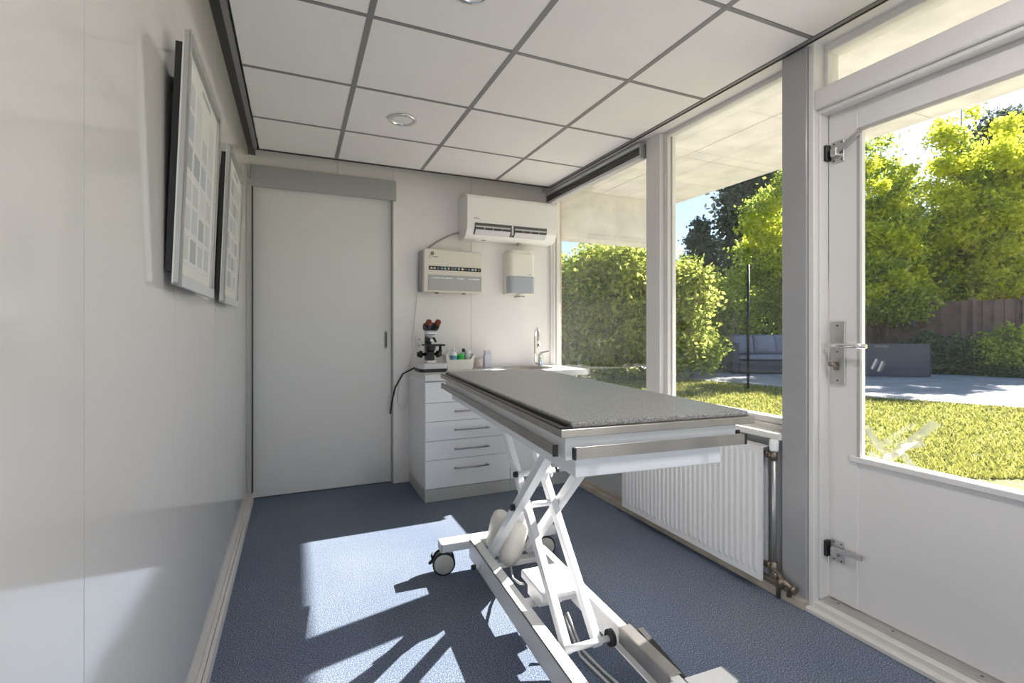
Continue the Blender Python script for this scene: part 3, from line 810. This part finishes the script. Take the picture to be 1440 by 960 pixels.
# storage bin and what stands in it
bx0, by0 = 1.148, 3.64
sb = thing('storage_bin', 'open cream plastic bin beside the microscope', 'bin', (bx0, by0, ZW))
q = M()
def rect(hx, hy, z, dip=0): return [(bx0 - hx, by0 - hy, z), (bx0 + hx, by0 - hy, z), (bx0 + hx, by0 + hy, z), (bx0 - hx, by0 + hy, z)]
for (h0, h1, wall) in ((.100, .112, .003),):
    def side(p, q_, n):
        pass
lo_, hi_ = rect(.098, .052, ZW + .001), rect(.116, .062, ZW + .12)
frm = [(bx0 - .098, by0 - .052, ZW + .001), (bx0 + .098, by0 - .052, ZW + .001), (bx0 + .116, by0 - .062, ZW + .12), (bx0 + .105, by0 - .061, ZW + .118), (bx0 + .085, by0 - .059, ZW + .08), (bx0 - .080, by0 - .059, ZW + .078), (bx0 - .100, by0 - .061, ZW + .116), (bx0 - .116, by0 - .062, ZW + .12)]
q.quad(*frm); q.quad(lo_[1], lo_[2], hi_[2], hi_[1]); q.quad(lo_[2], lo_[3], hi_[3], hi_[2]); q.quad(lo_[3], lo_[0], hi_[0], hi_[3]); q.quad(*lo_)
bmesh.ops.remove_doubles(q.bm, verts=q.bm.verts[:], dist=.0005)
ob = q.build('shell', CREAM2, sb)
ob.modifiers.new('thick', 'SOLIDIFY').thickness = .003
M().box(bx0 - .11, bx0 + .11, by0 + .058, by0 + .0635, ZW + .119, ZW + .125, .001).build('rim', CREAM2, sb)
def bottle(name, x, y, prof, mat, label, capmat=None, band=None, group=None):
    o = thing(name, label, 'bottle', (x, y, ZW + .004), group)
    M().lathe(prof, (x, y, ZW + .004), seg=18).build('body', mat, o)
    zt = prof[-1][1]
    if capmat: M().lathe([(prof[-1][0] * 1.15, 0), (prof[-1][0] * 1.1, .018), (prof[-1][0] * .6, .026), (.002, .027)], (x, y, ZW + .004 + zt), seg=16).build('cap', capmat, o)
    if band:
        r_ = max(p[0] for p in prof) + .0008
        M().lathe([(r_, band[0]), (r_, band[1])], (x, y, ZW + .004), seg=18, cap=False).build('label', band[2], o, band[3])
    return o
GB = 'bottles in the cream bin'
bottle('spray_bottle', bx0 - .078, by0 + .02, [(.018, 0), (.019, .11), (.012, .128), (.009, .135)], BOTW, 'slim white nozzle bottle at the left end of the bin', BOTW, None, GB)
bottle('squeeze_bottle', bx0 - .042, by0 - .018, [(.026, 0), (.027, .10), (.022, .122), (.010, .14)], BOTW, 'white squeeze bottle with a blue label in the bin', BOTW, (.07, .105, BLUEL, 'blue printed label'), GB)
bottle('small_bottle', bx0 - .006, by0 + .022, [(.017, 0), (.018, .10), (.008, .12)], BOTC, 'grey translucent bottle in the middle of the bin', BOTW, None, GB)
bottle('flat_bottle', bx0 + .016, by0 - .020, [(.026, 0), (.026, .088), (.024, .092)], GREENL, 'low jar with a green lid in the bin', GREENL, None, GB)
bottle('pump_bottle', bx0 + .05, by0 + .02, [(.022, 0), (.023, .118), (.012, .13)], BOTC, 'clear grey bottle with dark pump in the bin', BLACK, None, GB)
bottle('jar_bottle', bx0 + .074, by0 - .016, [(.024, 0), (.025, .105), (.022, .115)], BOTC, 'wide pale jar at the right end of the bin', BOTW, None, GB)
tn = thing('tin_can', 'small patterned tin can between the bin and the lilac bottle', 'can', (1.325, 3.67, ZW))
M().lathe([(.036, 0.0), (.036, .078)], (1.325, 3.67, ZW), seg=28).build('body', TINM, tn)
M().lathe([(.037, .078), (.037, .083), (.033, .084), (.032, .081), (.001, .081)], (1.325, 3.67, ZW), seg=28).build('lid', ALU, tn)
M().lathe([(.037, 0), (.037, .004)], (1.325, 3.67, ZW), seg=28).build('bottom_rim', ALU, tn)
lb = thing('lotion_bottle', 'pale lilac flat bottle standing right of the tin can', 'bottle', (1.41, 3.69, ZW))
M().prism([(1.378, ZW), (1.440, ZW), (1.442, ZW + .085), (1.436, ZW + .12), (1.382, ZW + .12), (1.376, ZW + .085)], 1, 3.672, 3.71, .006).build('body', LILAC, lb)
M().box(1.382, 1.436, 3.674, 3.708, ZW + .12, ZW + .14, .004).build('cap', GREYL, lb)

# ================================================================== WALL CHARTS
def chart(y0, y1, label):
    o = thing('framed_chart', label, 'picture frame', (XL, (y0 + y1) / 2, 1.28), 'framed charts on the left wall')
    za, zb_ = 1.285, 1.90
    xa, xb_ = XL + .018, XL + .042
    n = Vector((zb_ - za, 0, -(xb_ - xa))).normalized()
    def P(y, k, off=0): return Vector((xa + (xb_ - xa) * k, y, za + (zb_ - za) * k)) + n * off
    q = M()
    bw = .022
    H = math.hypot(zb_ - za, xb_ - xa)
    mt = Matrix(((0, (xb_ - xa) / H, n.x, xa), (1, 0, 0, y0), (0, (zb_ - za) / H, n.z, za), (0, 0, 0, 1)))
    W_ = y1 - y0
    q.box(0, bw, 0, H, 0, .016, .003, mat=mt).box(W_ - bw, W_, 0, H, 0, .016, .003, mat=mt)
    q.box(bw, W_ - bw, 0, bw, 0, .016, .003, mat=mt).box(bw, W_ - bw, H - bw, H, 0, .016, .003, mat=mt)
    q.build('frame', ALU, o, 'aluminium frame')
    M().box(.006, W_ - .006, .03, H - .03, -.016, .0005, mat=mt).build('shade_backing', BLACK, o)  # black box, deepened to stand in for the shadow behind the frame
    sh = M().box(bw - .002, W_ - bw + .002, bw - .002, H - bw + .002, .003, .006, mat=mt).build('sheet', PRINT, o, 'printed chart paled by glass glare')
    q = M()
    rows, cols = 6, 4
    for r_ in range(rows):
        for c_ in range(cols):
            if random.random() < .06: continue
            px = bw + .035 + c_ * (W_ - 2 * bw - .06) / cols; py = bw + .05 + r_ * (H - 2 * bw - .10) / rows
            q.box(px, px + .075 + .02 * random.random(), py, py + .055 + .012 * random.random(), .0055, .0065, mi=random.choice((0, 0, 1, 2, 3)), mat=mt)
            q.box(px, px + .09, py - .012, py - .008, .0055, .0065, mi=2, mat=mt)
    q.box(W_ * .45, W_ * .72, H - bw - .035, H - bw - .02, .0055, .0065, mi=3, mat=mt)
    q.build('print_block', PR, sh)
    M().box(bw * .5, W_ - bw * .5, -.004, bw, .012, .019, .002, mat=mt).build('clip_strip', GREYL, o)
    q = M().box(XL + .001, xb_ + .0, (y0 + y1) / 2 - .03, (y0 + y1) / 2 + .03, zb_ - .04, zb_ - .02)
    q.box(XL + .001, xa + .004, (y0 + y1) / 2 - .02, (y0 + y1) / 2 + .02, za + .01, za + .025)
    q.build('hanger', BLACK, o)
chart(1.405, 1.935, 'aluminium framed chart on the left wall, the larger-looking one nearest the viewer')
chart(2.205, 2.71, 'aluminium framed chart on the left wall nearer the sliding door')

# ================================================================== RADIATOR
rd = thing('radiator', 'white panel radiator under the window beside the garden door', 'radiator', (1.9, 2.05, .06))
ry0, ry1, rz0, rz1, rxf = 1.545, 2.56, .062, .652, 1.885
q = M()
pitch = .0335; n = int((ry1 - ry0 - .03) / pitch)
prof = [(ry0, rxf)]
y = ry0 + .02
for k in range(n):
    prof += [(y, rxf), (y + .006, rxf - .0045), (y + .016, rxf - .0045), (y + .022, rxf)]
    y += pitch
prof += [(ry1, rxf)]
za, zb_ = rz0 + .045, rz1 - .04
rows = []
for z, k in ((rz0, 0), (rz0 + .025, 0), (za, 1), (zb_, 1), (rz1 - .02, 0), (rz1, 0)):
    rows.append([q.bm.verts.new((rxf + (x - rxf) * k, yy, z)) for yy, x in prof])
for A, B_ in zip(rows, rows[1:]):
    for k in range(len(prof) - 1): q.bm.faces.new((A[k], A[k + 1], B_[k + 1], B_[k]))
q.box(rxf + .0015, rxf + .012, ry0 + .001, ry1 - .001, rz0 + .001, rz1 - .001)
q.bar((rxf + .002, ry0 + .003, rz0), (rxf + .002, ry0 + .003, rz1), .012, .008, bev=.002)
q.build('front_panel', RAD, rd)
M().box(rxf + .06, rxf + .072, ry0 + .02, ry1 - .02, rz0 + .01, rz1 - .01, .003).build('rear_panel', RAD, rd)
M().box(rxf + .006, rxf + .07, ry0 + .012, ry1 - .012, rz1 - .006, rz1, .001).build('top_grille', RAD, rd)
M().box(rxf + .013, rxf + .06, ry0 + .03, ry1 - .03, rz0 + .03, rz1 - .03).build('fin_core', GREYL, rd)
q = M()
for y in (1.70, 2.4): q.box(rxf + .07, 1.9845, y, y + .03, .2, .5)
q.build('wall_bracket', RAD, rd)
px, py = 1.935, 1.522
M().tube([(px, py, .13), (px, py, .63)], .011, 12).build('pipe', ALU, rd, 'grey metal riser pipe')
q = M().tube([(px, py, .60), (px, py, .635)], .015, 12).tube([(px, py, .618), (px - .005, 1.56, .618)], .0125, 12).tube([(px - .004, 1.545, .618), (px - .004, 1.553, .618)], .017, 8)
q.build('valve', BRASS, rd, 'brass valve joint')
M().lathe([(.017, 0), (.0195, .008), (.020, .045), (.015, .052)], (px, py, .637), seg=18).build('valve_head', BOTW, rd, 'white valve head')
q = M().tube([(px, py, .15), (px, py, .09)], .015, 12).tube([(px, 1.57, .125), (px, 1.53, .12), (px - .005, 1.47, .085), (px - .01, 1.43, .075)], .013, 10)
q.tube([(px - .01, 1.505, .10), (px - .03, 1.505, .10)], .014, 10).tube([(px - .005, 1.435, .072), (px - .005, 1.415, .07)], .017, 8).tube([(px, 1.55, .125), (px, 1.535, .125)], .018, 8)
q.tube([(px - .01, 1.48, .095), (px - .012, 1.48, .055)], .014, 10).tube([(px, 1.45, .08), (px, 1.45, .03)], .010, 10).tube([(px, 1.50, .10), (px, 1.50, .0)], .010, 10)
q.build('bottom_valve', BRASS, rd, 'dull brass bottom valve')

# ================================================================== OUTSIDE
GZ = -.10
struct(M().box(1.99, 60, -30, 60, GZ - .1, GZ), 'lawn', LAWN)
struct(M().box(XL - 6, 1.99, -30, YR - .0, GZ - .1, GZ), 'rear_bounce_ground', PAVE)  # unseen ground, paved to keep green bounce light out of the room
# porch roof, beam and brick end
struct(M().box(2.115, 3.83, -6, 5.2, 2.56, 2.77), 'porch_roof', CONC)
q = M()
for y in (-.6, .62, 1.84, 3.06): q.box(2.12, 3.82, y - .003, y + .003, 2.557, 2.561)
q.box(2.84, 2.846, -6, 4.2, 2.557, 2.561)
struct(q, 'trim_porch_joint', plain('joint', (.55, .5, .44), .9))
struct(M().box(2.06, 3.75, 4.2, 4.42, 2.085, 2.56), 'porch_beam', CONC)
struct(M().box(2.118, 2.145, YB - .01, YB + .25, -.1, 2.5), 'wall_brick_end', BRICK)
struct(M().box(2.122, 4.2, -8, 5.2, GZ, GZ + .03), 'bounce_paving', plain('bounce_slab', (.50, .475, .44), .9, noise=.15, nscale=2))  # unseen paving added to bounce neutral light onto porch and room
# patio
p = [ud(925, 13.2), ud(1090, 10.9), ud(1208, 9.3), ud(1440, 7.9), ud(1700, 6.9), ud(1900, 12), ud(1440, 16.4), ud(1208, 16.2), ud(900, 17)]
struct(M().prism([(v.x, v.y) for v in p], 2, GZ, GZ + .02), 'patio', PAVE)

# grass blades on the lawn near the house
nb = 70000
uu = rng.uniform(770, 1720, nb); dd_ = 4.2 + 8.2 * rng.random(nb) ** 1.3
r_ = (uu - 720) / F * dd_
gx = r_ * CT + dd_ * ST; gy = -r_ * ST + dd_ * CT
k_ = (gx > 4.22) & (dd_ < np.interp(uu, [700, 925, 1090, 1208, 1440, 1720], [13.4, 13.2, 10.9, 9.3, 7.9, 6.9]))
gx, gy, dd_ = gx[k_], gy[k_], dd_[k_]; nb = len(gx)
ang = rng.uniform(0, 2 * PI, nb); hh = rng.uniform(.025, .06, nb); wd = .004 + .0016 * dd_ 
lean = rng.normal(0, .025, (nb, 2))
v0 = np.stack([gx - np.cos(ang) * wd, gy - np.sin(ang) * wd, np.full(nb, GZ)], 1)
v1 = np.stack([gx + np.cos(ang) * wd, gy + np.sin(ang) * wd, np.full(nb, GZ)], 1)
v2 = np.stack([gx + lean[:, 0], gy + lean[:, 1], GZ + hh], 1)
def mesh_np(name, verts, k):
    me = bpy.data.meshes.new(name); nv = len(verts); nf = nv // k
    me.vertices.add(nv); me.vertices.foreach_set('co', verts.astype(np.float32).ravel())
    me.loops.add(nv); me.loops.foreach_set('vertex_index', np.arange(nv, dtype=np.int32))
    me.polygons.add(nf); me.polygons.foreach_set('loop_start', np.arange(0, nv, k, dtype=np.int32))
    me.update(calc_edges=True); me.validate()
    return me
me = mesh_np('grass', np.stack([v0, v1, v2], 1).reshape(-1, 3), 3); me.materials.append(BLADE)
o = bpy.data.objects.new('grass', me); COL.objects.link(o); props(o, 'short sunlit grass covering the lawn', 'grass', kind='stuff')

# trees and shrubs
def leaves(blobs, n, size, clump=.35, flat=.3):
    """blobs: (centre, rx, ry, rz, weight); leaves gathered in clumps near the crown's surface"""
    out = []
    ws = np.array([b[4] for b in blobs]); ws = ws / ws.sum()
    for (c, rx, ry, rz_, wt), w_ in zip(blobs, ws):
        m = int(n * w_)
        nc = max(6, m // 60)
        d = rng.normal(size=(nc, 3)); d /= np.linalg.norm(d, axis=1)[:, None]
        rad = .40 + .68 * rng.random(nc) ** .6 + (rng.random(nc) < .12) * .14
        cc = d * rad[:, None] * np.array([rx, ry, rz_]) + np.array(c)
        idx = rng.integers(0, nc, m)
        p = cc[idx] + rng.normal(size=(m, 3)) * clump * np.array([1, 1, .7]) * .5
        nrm = rng.normal(size=(m, 3)); nrm[:, 2] += flat * 2; nrm /= np.linalg.norm(nrm, axis=1)[:, None]
        a = np.cross(nrm, rng.normal(size=(m, 3))); a /= np.linalg.norm(a, axis=1)[:, None]
        b_ = np.cross(nrm, a)
        s_ = size * rng.uniform(.6, 1.3, m)[:, None]
        out.append(np.stack([p - a * s_, p - b_ * s_ * .55, p + a * s_, p + b_ * s_ * .55], 1).reshape(-1, 3))
    v = np.concatenate(out); v[:, 2] = np.maximum(v[:, 2], GZ + .03)
    return v
def plant(name, label, cat, base, blobs, n, size, mat, trunk=None, clump=.35, group=None, extra=None):
    base = Vector(base)
    o = thing(name, label, cat, tuple(base), group)
    v = leaves(blobs, int(n * 1.7), size * 1.22, clump * .95)
    v = v - np.array(base)
    me = mesh_np('foliage', v, 4); me.materials.append(mat)
    f_ = bpy.data.objects.new('foliage', me); COL.objects.link(f_); f_.parent = o
    if extra:
        v2_ = leaves(extra[0], int(extra[1] * 1.4), extra[2] * 1.35, clump * .75) - np.array(base)
        me2 = mesh_np('foliage', v2_, 4); me2.materials.append(extra[3])
        f2 = bpy.data.objects.new('foliage', me2); COL.objects.link(f2); f2.parent = o
    if trunk:
        q = M()
        for pts, r0, r1 in trunk:
            q.tube(pts, [r0 + (r1 - r0) * i / (len(pts) - 1) for i in range(len(pts))], 8)
        q.build('trunk', BARK, o)
    return o
def B(u, d, v, ru, rv, w=1, rd_=None):
    """crown lobe centred on picture spot (u,v) at distance d, radii in picture pixels"""
    c = ud(u, d, v=v); rx = ru * d / F; rz_ = rv * d / F
    return ((c.x, c.y, c.z), rx, rx if rd_ is None else rd_, rz_, w)
def sprays(u, d, v0, v1, w0, w1, n, r0, r1, seed, dd=1.0):
    """small leafy sprays round a stem from picture height v0 (top) to v1, half width w0 to w1"""
    rr = random.Random(seed); out = []
    for i in range(n):
        k = ((i + rr.random()) / n) ** .8
        w = w0 + (w1 - w0) * math.sin(min(1, k * 1.25) * PI / 2)
        uu_ = u + rr.uniform(-1, 1) * w; rad = r0 + (r1 - r0) * k * rr.uniform(.7, 1.2)
        out.append(B(uu_, d + rr.uniform(-dd, dd), v0 + (v1 - v0) * k + rr.uniform(-6, 6), rad * 1.25, rad * .75, rad * rad))
    return out
gtr = 'garden trees and shrubs'
def base_of(u, d): 
    p = ud(u, d); return (p.x, p.y, GZ)
def stem(u, d, v1, r0=.06, r1=.02, du=0):
    a = ud(u, d, z=GZ); b_ = ud(u + du, d, v=v1); mid = a.lerp(b_, .5) + Vector((.06, .05, 0))
    return ([a, mid, b_], r0, r1)
plant('hedge_shrub', 'big rounded yellow-green shrub seen through the corner window', 'shrub', base_of(855, 12.5),
      [B(850, 12.5, 440, 62, 80, 3), B(815, 12.3, 460, 40, 70, 2), B(885, 12.2, 400, 45, 50, 1.5), B(860, 12.8, 385, 55, 45, 2)], 15000, .055, LF_H, [stem(850, 12.5, 430), stem(862, 12.6, 400, du=12)], .4)
plant('hedge_shrub', 'dense shrub behind the window mullion with bright leaf tips', 'shrub', base_of(950, 12.8),
      [B(945, 12.8, 440, 42, 70, 2), B(925, 12.4, 470, 30, 55, 1), B(960, 13.2, 405, 42, 38, 1)], 10000, .055, LF_H, [stem(945, 12.8, 430)], .4)
plant('hedge_shrub', 'dark shrub low at the left edge of the corner window', 'shrub', base_of(790, 12),
      [B(790, 12, 465, 30, 60, 1), B(782, 12, 420, 26, 50, 1), B(770, 12.5, 440, 40, 80, 1)], 6000, .055, LF_M, [stem(790, 12, 440)], .4)
plant('hedge_shrub', 'dark green shrub mass left of the garden sofa', 'shrub', base_of(1005, 15.5),
      [B(1000, 15.8, 450, 48, 55, 2), B(1035, 16.6, 440, 30, 70, 1), B(985, 15.2, 420, 40, 35, 1)], 9000, .06, LF_M, [stem(1002, 15.6, 440), stem(1012, 15.7, 420, du=16)], .4)
plant('low_shrub', 'low light green bush on the grass edge before the sofa', 'shrub', base_of(972, 13.2),
      [B(975, 13.2, 492, 34, 26, 2), B(955, 13.0, 505, 22, 18, 1)], 3500, .05, LF_M, [stem(972, 13.2, 492, .03, .01)], .3)
plant('conifer_tree', 'slim dark conifer rising against the sky', 'tree', base_of(986, 24),
      [B(986, 24, 385, 24, 24, 2), B(986, 24, 358, 17, 18, 1.2), B(985, 24, 335, 10, 14, .8), B(985, 24, 320, 4, 8, .3), B(986, 24, 430, 28, 34, 2)], 4500, .10, LF_B, [stem(986, 24, 316, .12, .02)], .45)
plant('poplar_tree', 'tall dark poplar reaching the porch roof', 'tree', base_of(1052, 26),
      [B(1045, 26, 330, 26, 80, 3), B(1062, 26, 290, 24, 60, 2), B(1085, 26, 280, 24, 50, 1.5), B(1050, 26, 250, 22, 50, 2), B(1050, 26, 400, 26, 40, 1)], 11000, .13, LF_B, [stem(1050, 26, 260, .2, .05)], .7)
plant('maple_tree', 'bright green tree at the right side of the second window', 'tree', base_of(1110, 17),
      sprays(1092, 17, 240, 455, 22, 44, 26, 9, 24, 1) + [B(1088, 17, 400, 30, 60, 500)], 11000, .062, LF_M, [stem(1105, 17, 300, .09, .03)], .4,
      extra=(sprays(1080, 16.4, 262, 400, 14, 26, 12, 8, 16, 2), 4200, .062, LF_Y))
plant('maple_tree', 'leafy tree beside the glass of the garden door, over the dark sofa', 'tree', base_of(1240, 17),
      sprays(1236, 17, 196, 440, 16, 50, 34, 9, 24, 3) + [B(1235, 17.6, 400, 44, 50, 900)], 13000, .066, LF_M, [stem(1262, 17, 240, .08, .03, 6), stem(1236, 17, 280, .06, .02, -8)], .4,
      extra=(sprays(1245, 16.3, 230, 430, 30, 50, 22, 9, 18, 4), 8000, .064, LF_Y))
plant('birch_tree', 'tall slender bright tree in the middle of the door glass', 'tree', base_of(1352, 18),
      sprays(1352, 18, 148, 415, 8, 58, 40, 8, 24, 5), 12000, .07, LF_Y, [stem(1352, 18, 150, .08, .015)], .4,
      extra=(sprays(1350, 18.8, 190, 420, 10, 66, 26, 10, 28, 6), 9000, .075, LF_M))
plant('maple_tree', 'broad tree at the right edge of the door glass', 'tree', base_of(1450, 17.4),
      sprays(1440, 17.4, 165, 420, 30, 62, 36, 10, 26, 7), 12000, .07, LF_Y, [stem(1428, 17.4, 240, .09, .03, 12)], .4,
      extra=(sprays(1440, 18.2, 170, 420, 30, 70, 26, 12, 30, 8), 9500, .075, LF_M))
plant('pine_tree', 'hazy olive tree top behind the birch', 'tree', base_of(1395, 24),
      [B(1405, 24, 230, 36, 44, 2), B(1425, 24, 180, 34, 24, 1.2), B(1300, 23, 330, 40, 40, 1.3), B(1395, 24, 330, 60, 70, 2)], 8000, .11, LF_B, [stem(1400, 24, 220, .14, .04)], .6)
for i, (u, d, lab) in enumerate([(760, 19, 'dark backdrop shrub at the far left end of the garden'), (860, 20.5, 'dark backdrop shrub behind the big yellow-green shrub'), (960, 21.5, 'dark backdrop shrub behind the window mullion'), (1060, 20.5, 'dark backdrop shrub behind the wicker sofa with slate cushions'), (1165, 20, 'dark backdrop shrub hidden mostly by the grey post'), (1270, 21, 'dark backdrop shrub beyond the left end of the fence'), (1375, 20, 'dark backdrop shrub beyond the fence under the birch'), (1480, 19, 'dark backdrop shrub beyond the right end of the fence')]):
    plant('backdrop_shrub', lab, 'shrub', base_of(u, d), [B(u - 20, d, 455, 42, 55, 1), B(u + 28, d, 450, 42, 52, 1), B(u, d, 505, 60, 28, 1), B(u, d, 410, 44, 30, .7)], 5200, .11, LF_D, [stem(u, d, 440)], .5, 'dark shrubs closing off the garden')
# bare tan branches by the sofa
o = thing('bare_shrub', 'leafless tan branches standing beside the wicker sofa', 'shrub', tuple(ud(1030, 14.8, z=GZ)))
q = M()
for k in range(16):
    a = ud(1026 + random.uniform(-6, 6), 14.8, z=GZ); u1 = 1030 + random.uniform(-32, 34); v1 = random.uniform(395, 460)
    m_ = ud(1028 + (u1 - 1028) * .35, 14.8 + random.uniform(-.2, .2), v=(v1 + 520) / 2 - 8)
    q.tube([a, m_, ud(u1, 14.8 + random.uniform(-.4, .4), v=v1)], [.022, .016, .005], 6)
q.build('branch', plain('pale_twig', (.34, .28, .22), .9), o)
for i, (u, d, v, ru, rv, n, lab) in enumerate([(1305, 14.6, 500, 26, 26, 2600, 'low dark shrub next to the dark sofa at the fence foot'), (1350, 14.4, 503, 30, 24, 2800, 'low dark shrub at the foot of the fence, middle of the three'), (1410, 13.8, 497, 40, 34, 3400, 'taller loose shrub in front of the fence at the right edge')]):
    plant('fence_shrub', lab, 'shrub', base_of(u, d), [B(u, d, v, ru, rv, 2), B(u + 10, d, v + 14, ru, rv * .7, 1)], n, .05, LF_D if i < 2 else LF_M, [stem(u, d, v, .025, .01)], .3, 'shrubs along the fence')
plant('low_hedge', 'clipped dark low hedge between patio and fence', 'hedge', base_of(1370, 13.9),
      [B(1310, 14.4, 524, 26, 12, 1), B(1350, 14.1, 527, 26, 12, 1), B(1395, 13.6, 530, 28, 13, 1), B(1435, 13.2, 532, 28, 13, 1)], 5000, .045, LF_D, [stem(1370, 13.9, 527, .02, .01)], .22)
# fence
fa, fb = ud(1180, 18.0, z=GZ), ud(1700, 12.8, z=GZ)
fd = (fb - fa).normalized(); fl = (fb - fa).length; fn = Vector((fd.y, -fd.x, 0))
fe = thing('fence', 'weathered brown board fence behind the shrubs', 'fence', tuple(fa))
q = M(); s_ = 0; i = 0
while s_ < fl:
    wd_ = .145
    a = fa + fd * s_ + fn * (.02 if i % 2 else -.02) + Vector((0, 0, .05 + .02 * random.random()))
    q.bar(a, a + Vector((0, 0, 2.14 + .03 * random.random())), wd_, .02, up=tuple(fn), bev=0)
    s_ += .125; i += 1
q.build('board_panel', FENCE, fe)
for k in range(8):
    a = fa + fd * (.3 + k * fl / 7.3) + fn * .07
    M().bar(a, a + Vector((0, 0, 2.30)), .11, .11, up=tuple(fn)).build('post', FENCE, fe)
q = M()
for z in (.4, 1.1, 1.8): q.bar(fa - fn * .05 + Vector((0, 0, z)), fb - fn * .05 + Vector((0, 0, z)), .03, .09, bev=0)
q.build('rail', FENCE, fe)
# garden lamp on the fence
a = ud(1286, 15.6, v=450)
gl = thing('garden_lamp', 'small cylindrical metal lamp hanging on the fence boards', 'lamp', tuple(a))
q = M().lathe([(.045, -.22), (.045, .0), (.05, .005), (.05, .03), (.02, .05)], a, seg=14); q.build('cylinder', ALU, gl)
q = M().bar(a + Vector((0, 0, .03)), a + Vector((0, 0, .03)) - fn * .35, .03, .03, bev=0); q.build('bracket', ALU, gl)
# black pole
M().tube([ud(1052, 10.6, z=GZ), ud(1052, 10.6, v=372)], .028, 10).build('garden_pole', BLACK, None, 'thin black pole standing on the lawn before the sofa', 'pole')
# sofas
def sofa(name, label, c, rz, w, d, h, seat, cush=True):
    o = thing(name, label, 'sofa', tuple(c), rz=rz)
    mt = Matrix.Translation(c) @ Matrix.Rotation(rz, 4, 'Z')
    M().box(-w / 2, w / 2, d / 2 - .14, d / 2, .03, h, .02, mat=mt).build('backrest', WICKER, o)
    for sg in (-1, 1): M().box(sg * w / 2 - (.2 if sg > 0 else 0), sg * w / 2 + (.2 if sg < 0 else 0), -d / 2, d / 2 - .14, .03, h - .06, .02, mat=mt).build('armrest', WICKER, o)
    M().box(-w / 2 + .2, w / 2 - .2, -d / 2, d / 2 - .14, .03, seat, .02, mat=mt).build('seat_base', WICKER, o)
    q = M()
    for sx in (-1, 1):
        for sy in (-1, 1): q.box(sx * (w / 2 - .06) - .03, sx * (w / 2 - .06) + .03, sy * (d / 2 - .06) - .03, sy * (d / 2 - .06) + .03, 0, .04, mat=mt)
    q.build('foot', BLACK, o)
    return o, mt
c = ud(1078, 14.4, z=GZ + .02)
so, mt = sofa('wicker_sofa', 'dark wicker sofa with slate cushions seen through the second window', c, R(-28), 2.3, .95, .95, .38)
def cushion(name, label, cat, mat, x, y, z, sx, sy, sz, rx, group=None):
    o = thing(name, label, cat, tuple(mat @ Vector((x, y, z))), group)
    q = M(); ret = bmesh.ops.create_cube(q.bm, size=1)
    bmesh.ops.subdivide_edges(q.bm, edges=q.bm.edges[:], cuts=6, use_grid_fill=True)
    rot = Matrix.Rotation(rx, 4, 'X')
    for v in q.bm.verts:
        p_ = v.co * 2
        k = (1 - abs(p_.x) ** 4) * (1 - abs(p_.z) ** 4) if sy < sz else (1 - abs(p_.x) ** 4) * (1 - abs(p_.y) ** 4)
        l = Vector((p_.x * sx / 2, p_.y * sy / 2, p_.z * sz / 2))
        if sy < sz: l.y *= .3 + .7 * k
        else: l.z *= .45 + .55 * k
        v.co = mat @ (Vector((x, y, z)) + rot @ l)
    for f_ in q.bm.faces: f_.smooth = True
    q.build('cover', CUSH, o)
    return o
cushion('seat_cushion', 'long flat slate seat pad on the wicker sofa', 'cushion', mt, 0, -.07, .46, 1.86, .78, .17, 0)
for x, lb_ in ((-.62, 'slate back cushion at the left end of the wicker sofa'), (0.02, 'slate back cushion in the middle of the wicker sofa'), (.62, 'slate back cushion at the right end of the wicker sofa')):
    cushion('back_cushion', lb_, 'cushion', mt, x, .20, .83, .62, .26, .56, R(-14), 'back cushions of the wicker sofa')
c2 = ud(1236, 13.6, z=GZ + .02)
sofa('wicker_sofa', 'dark wicker sofa seen from behind through the door glass', c2, R(150), 2.0, .9, .86, .36)

# ================================================================== LIGHT
sun = bpy.data.lights.new('sun', 'SUN'); sun.energy = 24; sun.angle = R(.53); sun.color = (1, .96, .92)
so_ = bpy.data.objects.new('sun', sun); COL.objects.link(so_)
so_.rotation_euler = Vector((-1.475, -.37, -1)).to_track_quat('-Z', 'Y').to_euler()
so_.location = (20, 6, 15)
wd_ = bpy.data.worlds.new('sky'); S.world = wd_; wd_.use_nodes = True
nt = wd_.node_tree; nt.nodes.clear()
out = nt.nodes.new('ShaderNodeOutputWorld'); bg = nt.nodes.new('ShaderNodeBackground')
sky = nt.nodes.new('ShaderNodeTexSky'); sky.sky_type = 'NISHITA'; sky.sun_disc = False
sky.sun_elevation = R(34); sky.sun_rotation = math.atan2(1.42, .36); sky.air_density = 1.0; sky.dust_density = .6; sky.ozone_density = 2.0
bg.inputs['Strength'].default_value = .2
nt.links.new(sky.outputs['Color'], bg.inputs['Color']); nt.links.new(bg.outputs['Background'], out.inputs['Surface'])

# ================================================================== CAMERA
cam = bpy.data.cameras.new('camera'); co = bpy.data.objects.new('camera', cam); COL.objects.link(co)
cam.sensor_width = 36; cam.sensor_fit = 'HORIZONTAL'; cam.lens = 36 * F / 1440
cam.shift_x = 0; cam.shift_y = (CY - 480) / 1440
cam.clip_start = .02
co.location = (0, 0, G); co.rotation_euler = (PI / 2, 0, -TH)
S.camera = co
vs = S.view_settings
S.display_settings.display_device = 'sRGB'
vs.view_transform = 'Standard'; vs.look = 'None'; vs.exposure = 0; vs.gamma = 1; vs.use_curve_mapping = False
S.cycles.max_bounces = 10; S.cycles.diffuse_bounces = 6; S.cycles.transparent_max_bounces = 24
S.cycles.use_denoising = True
S.cycles.sample_clamp_indirect = 8
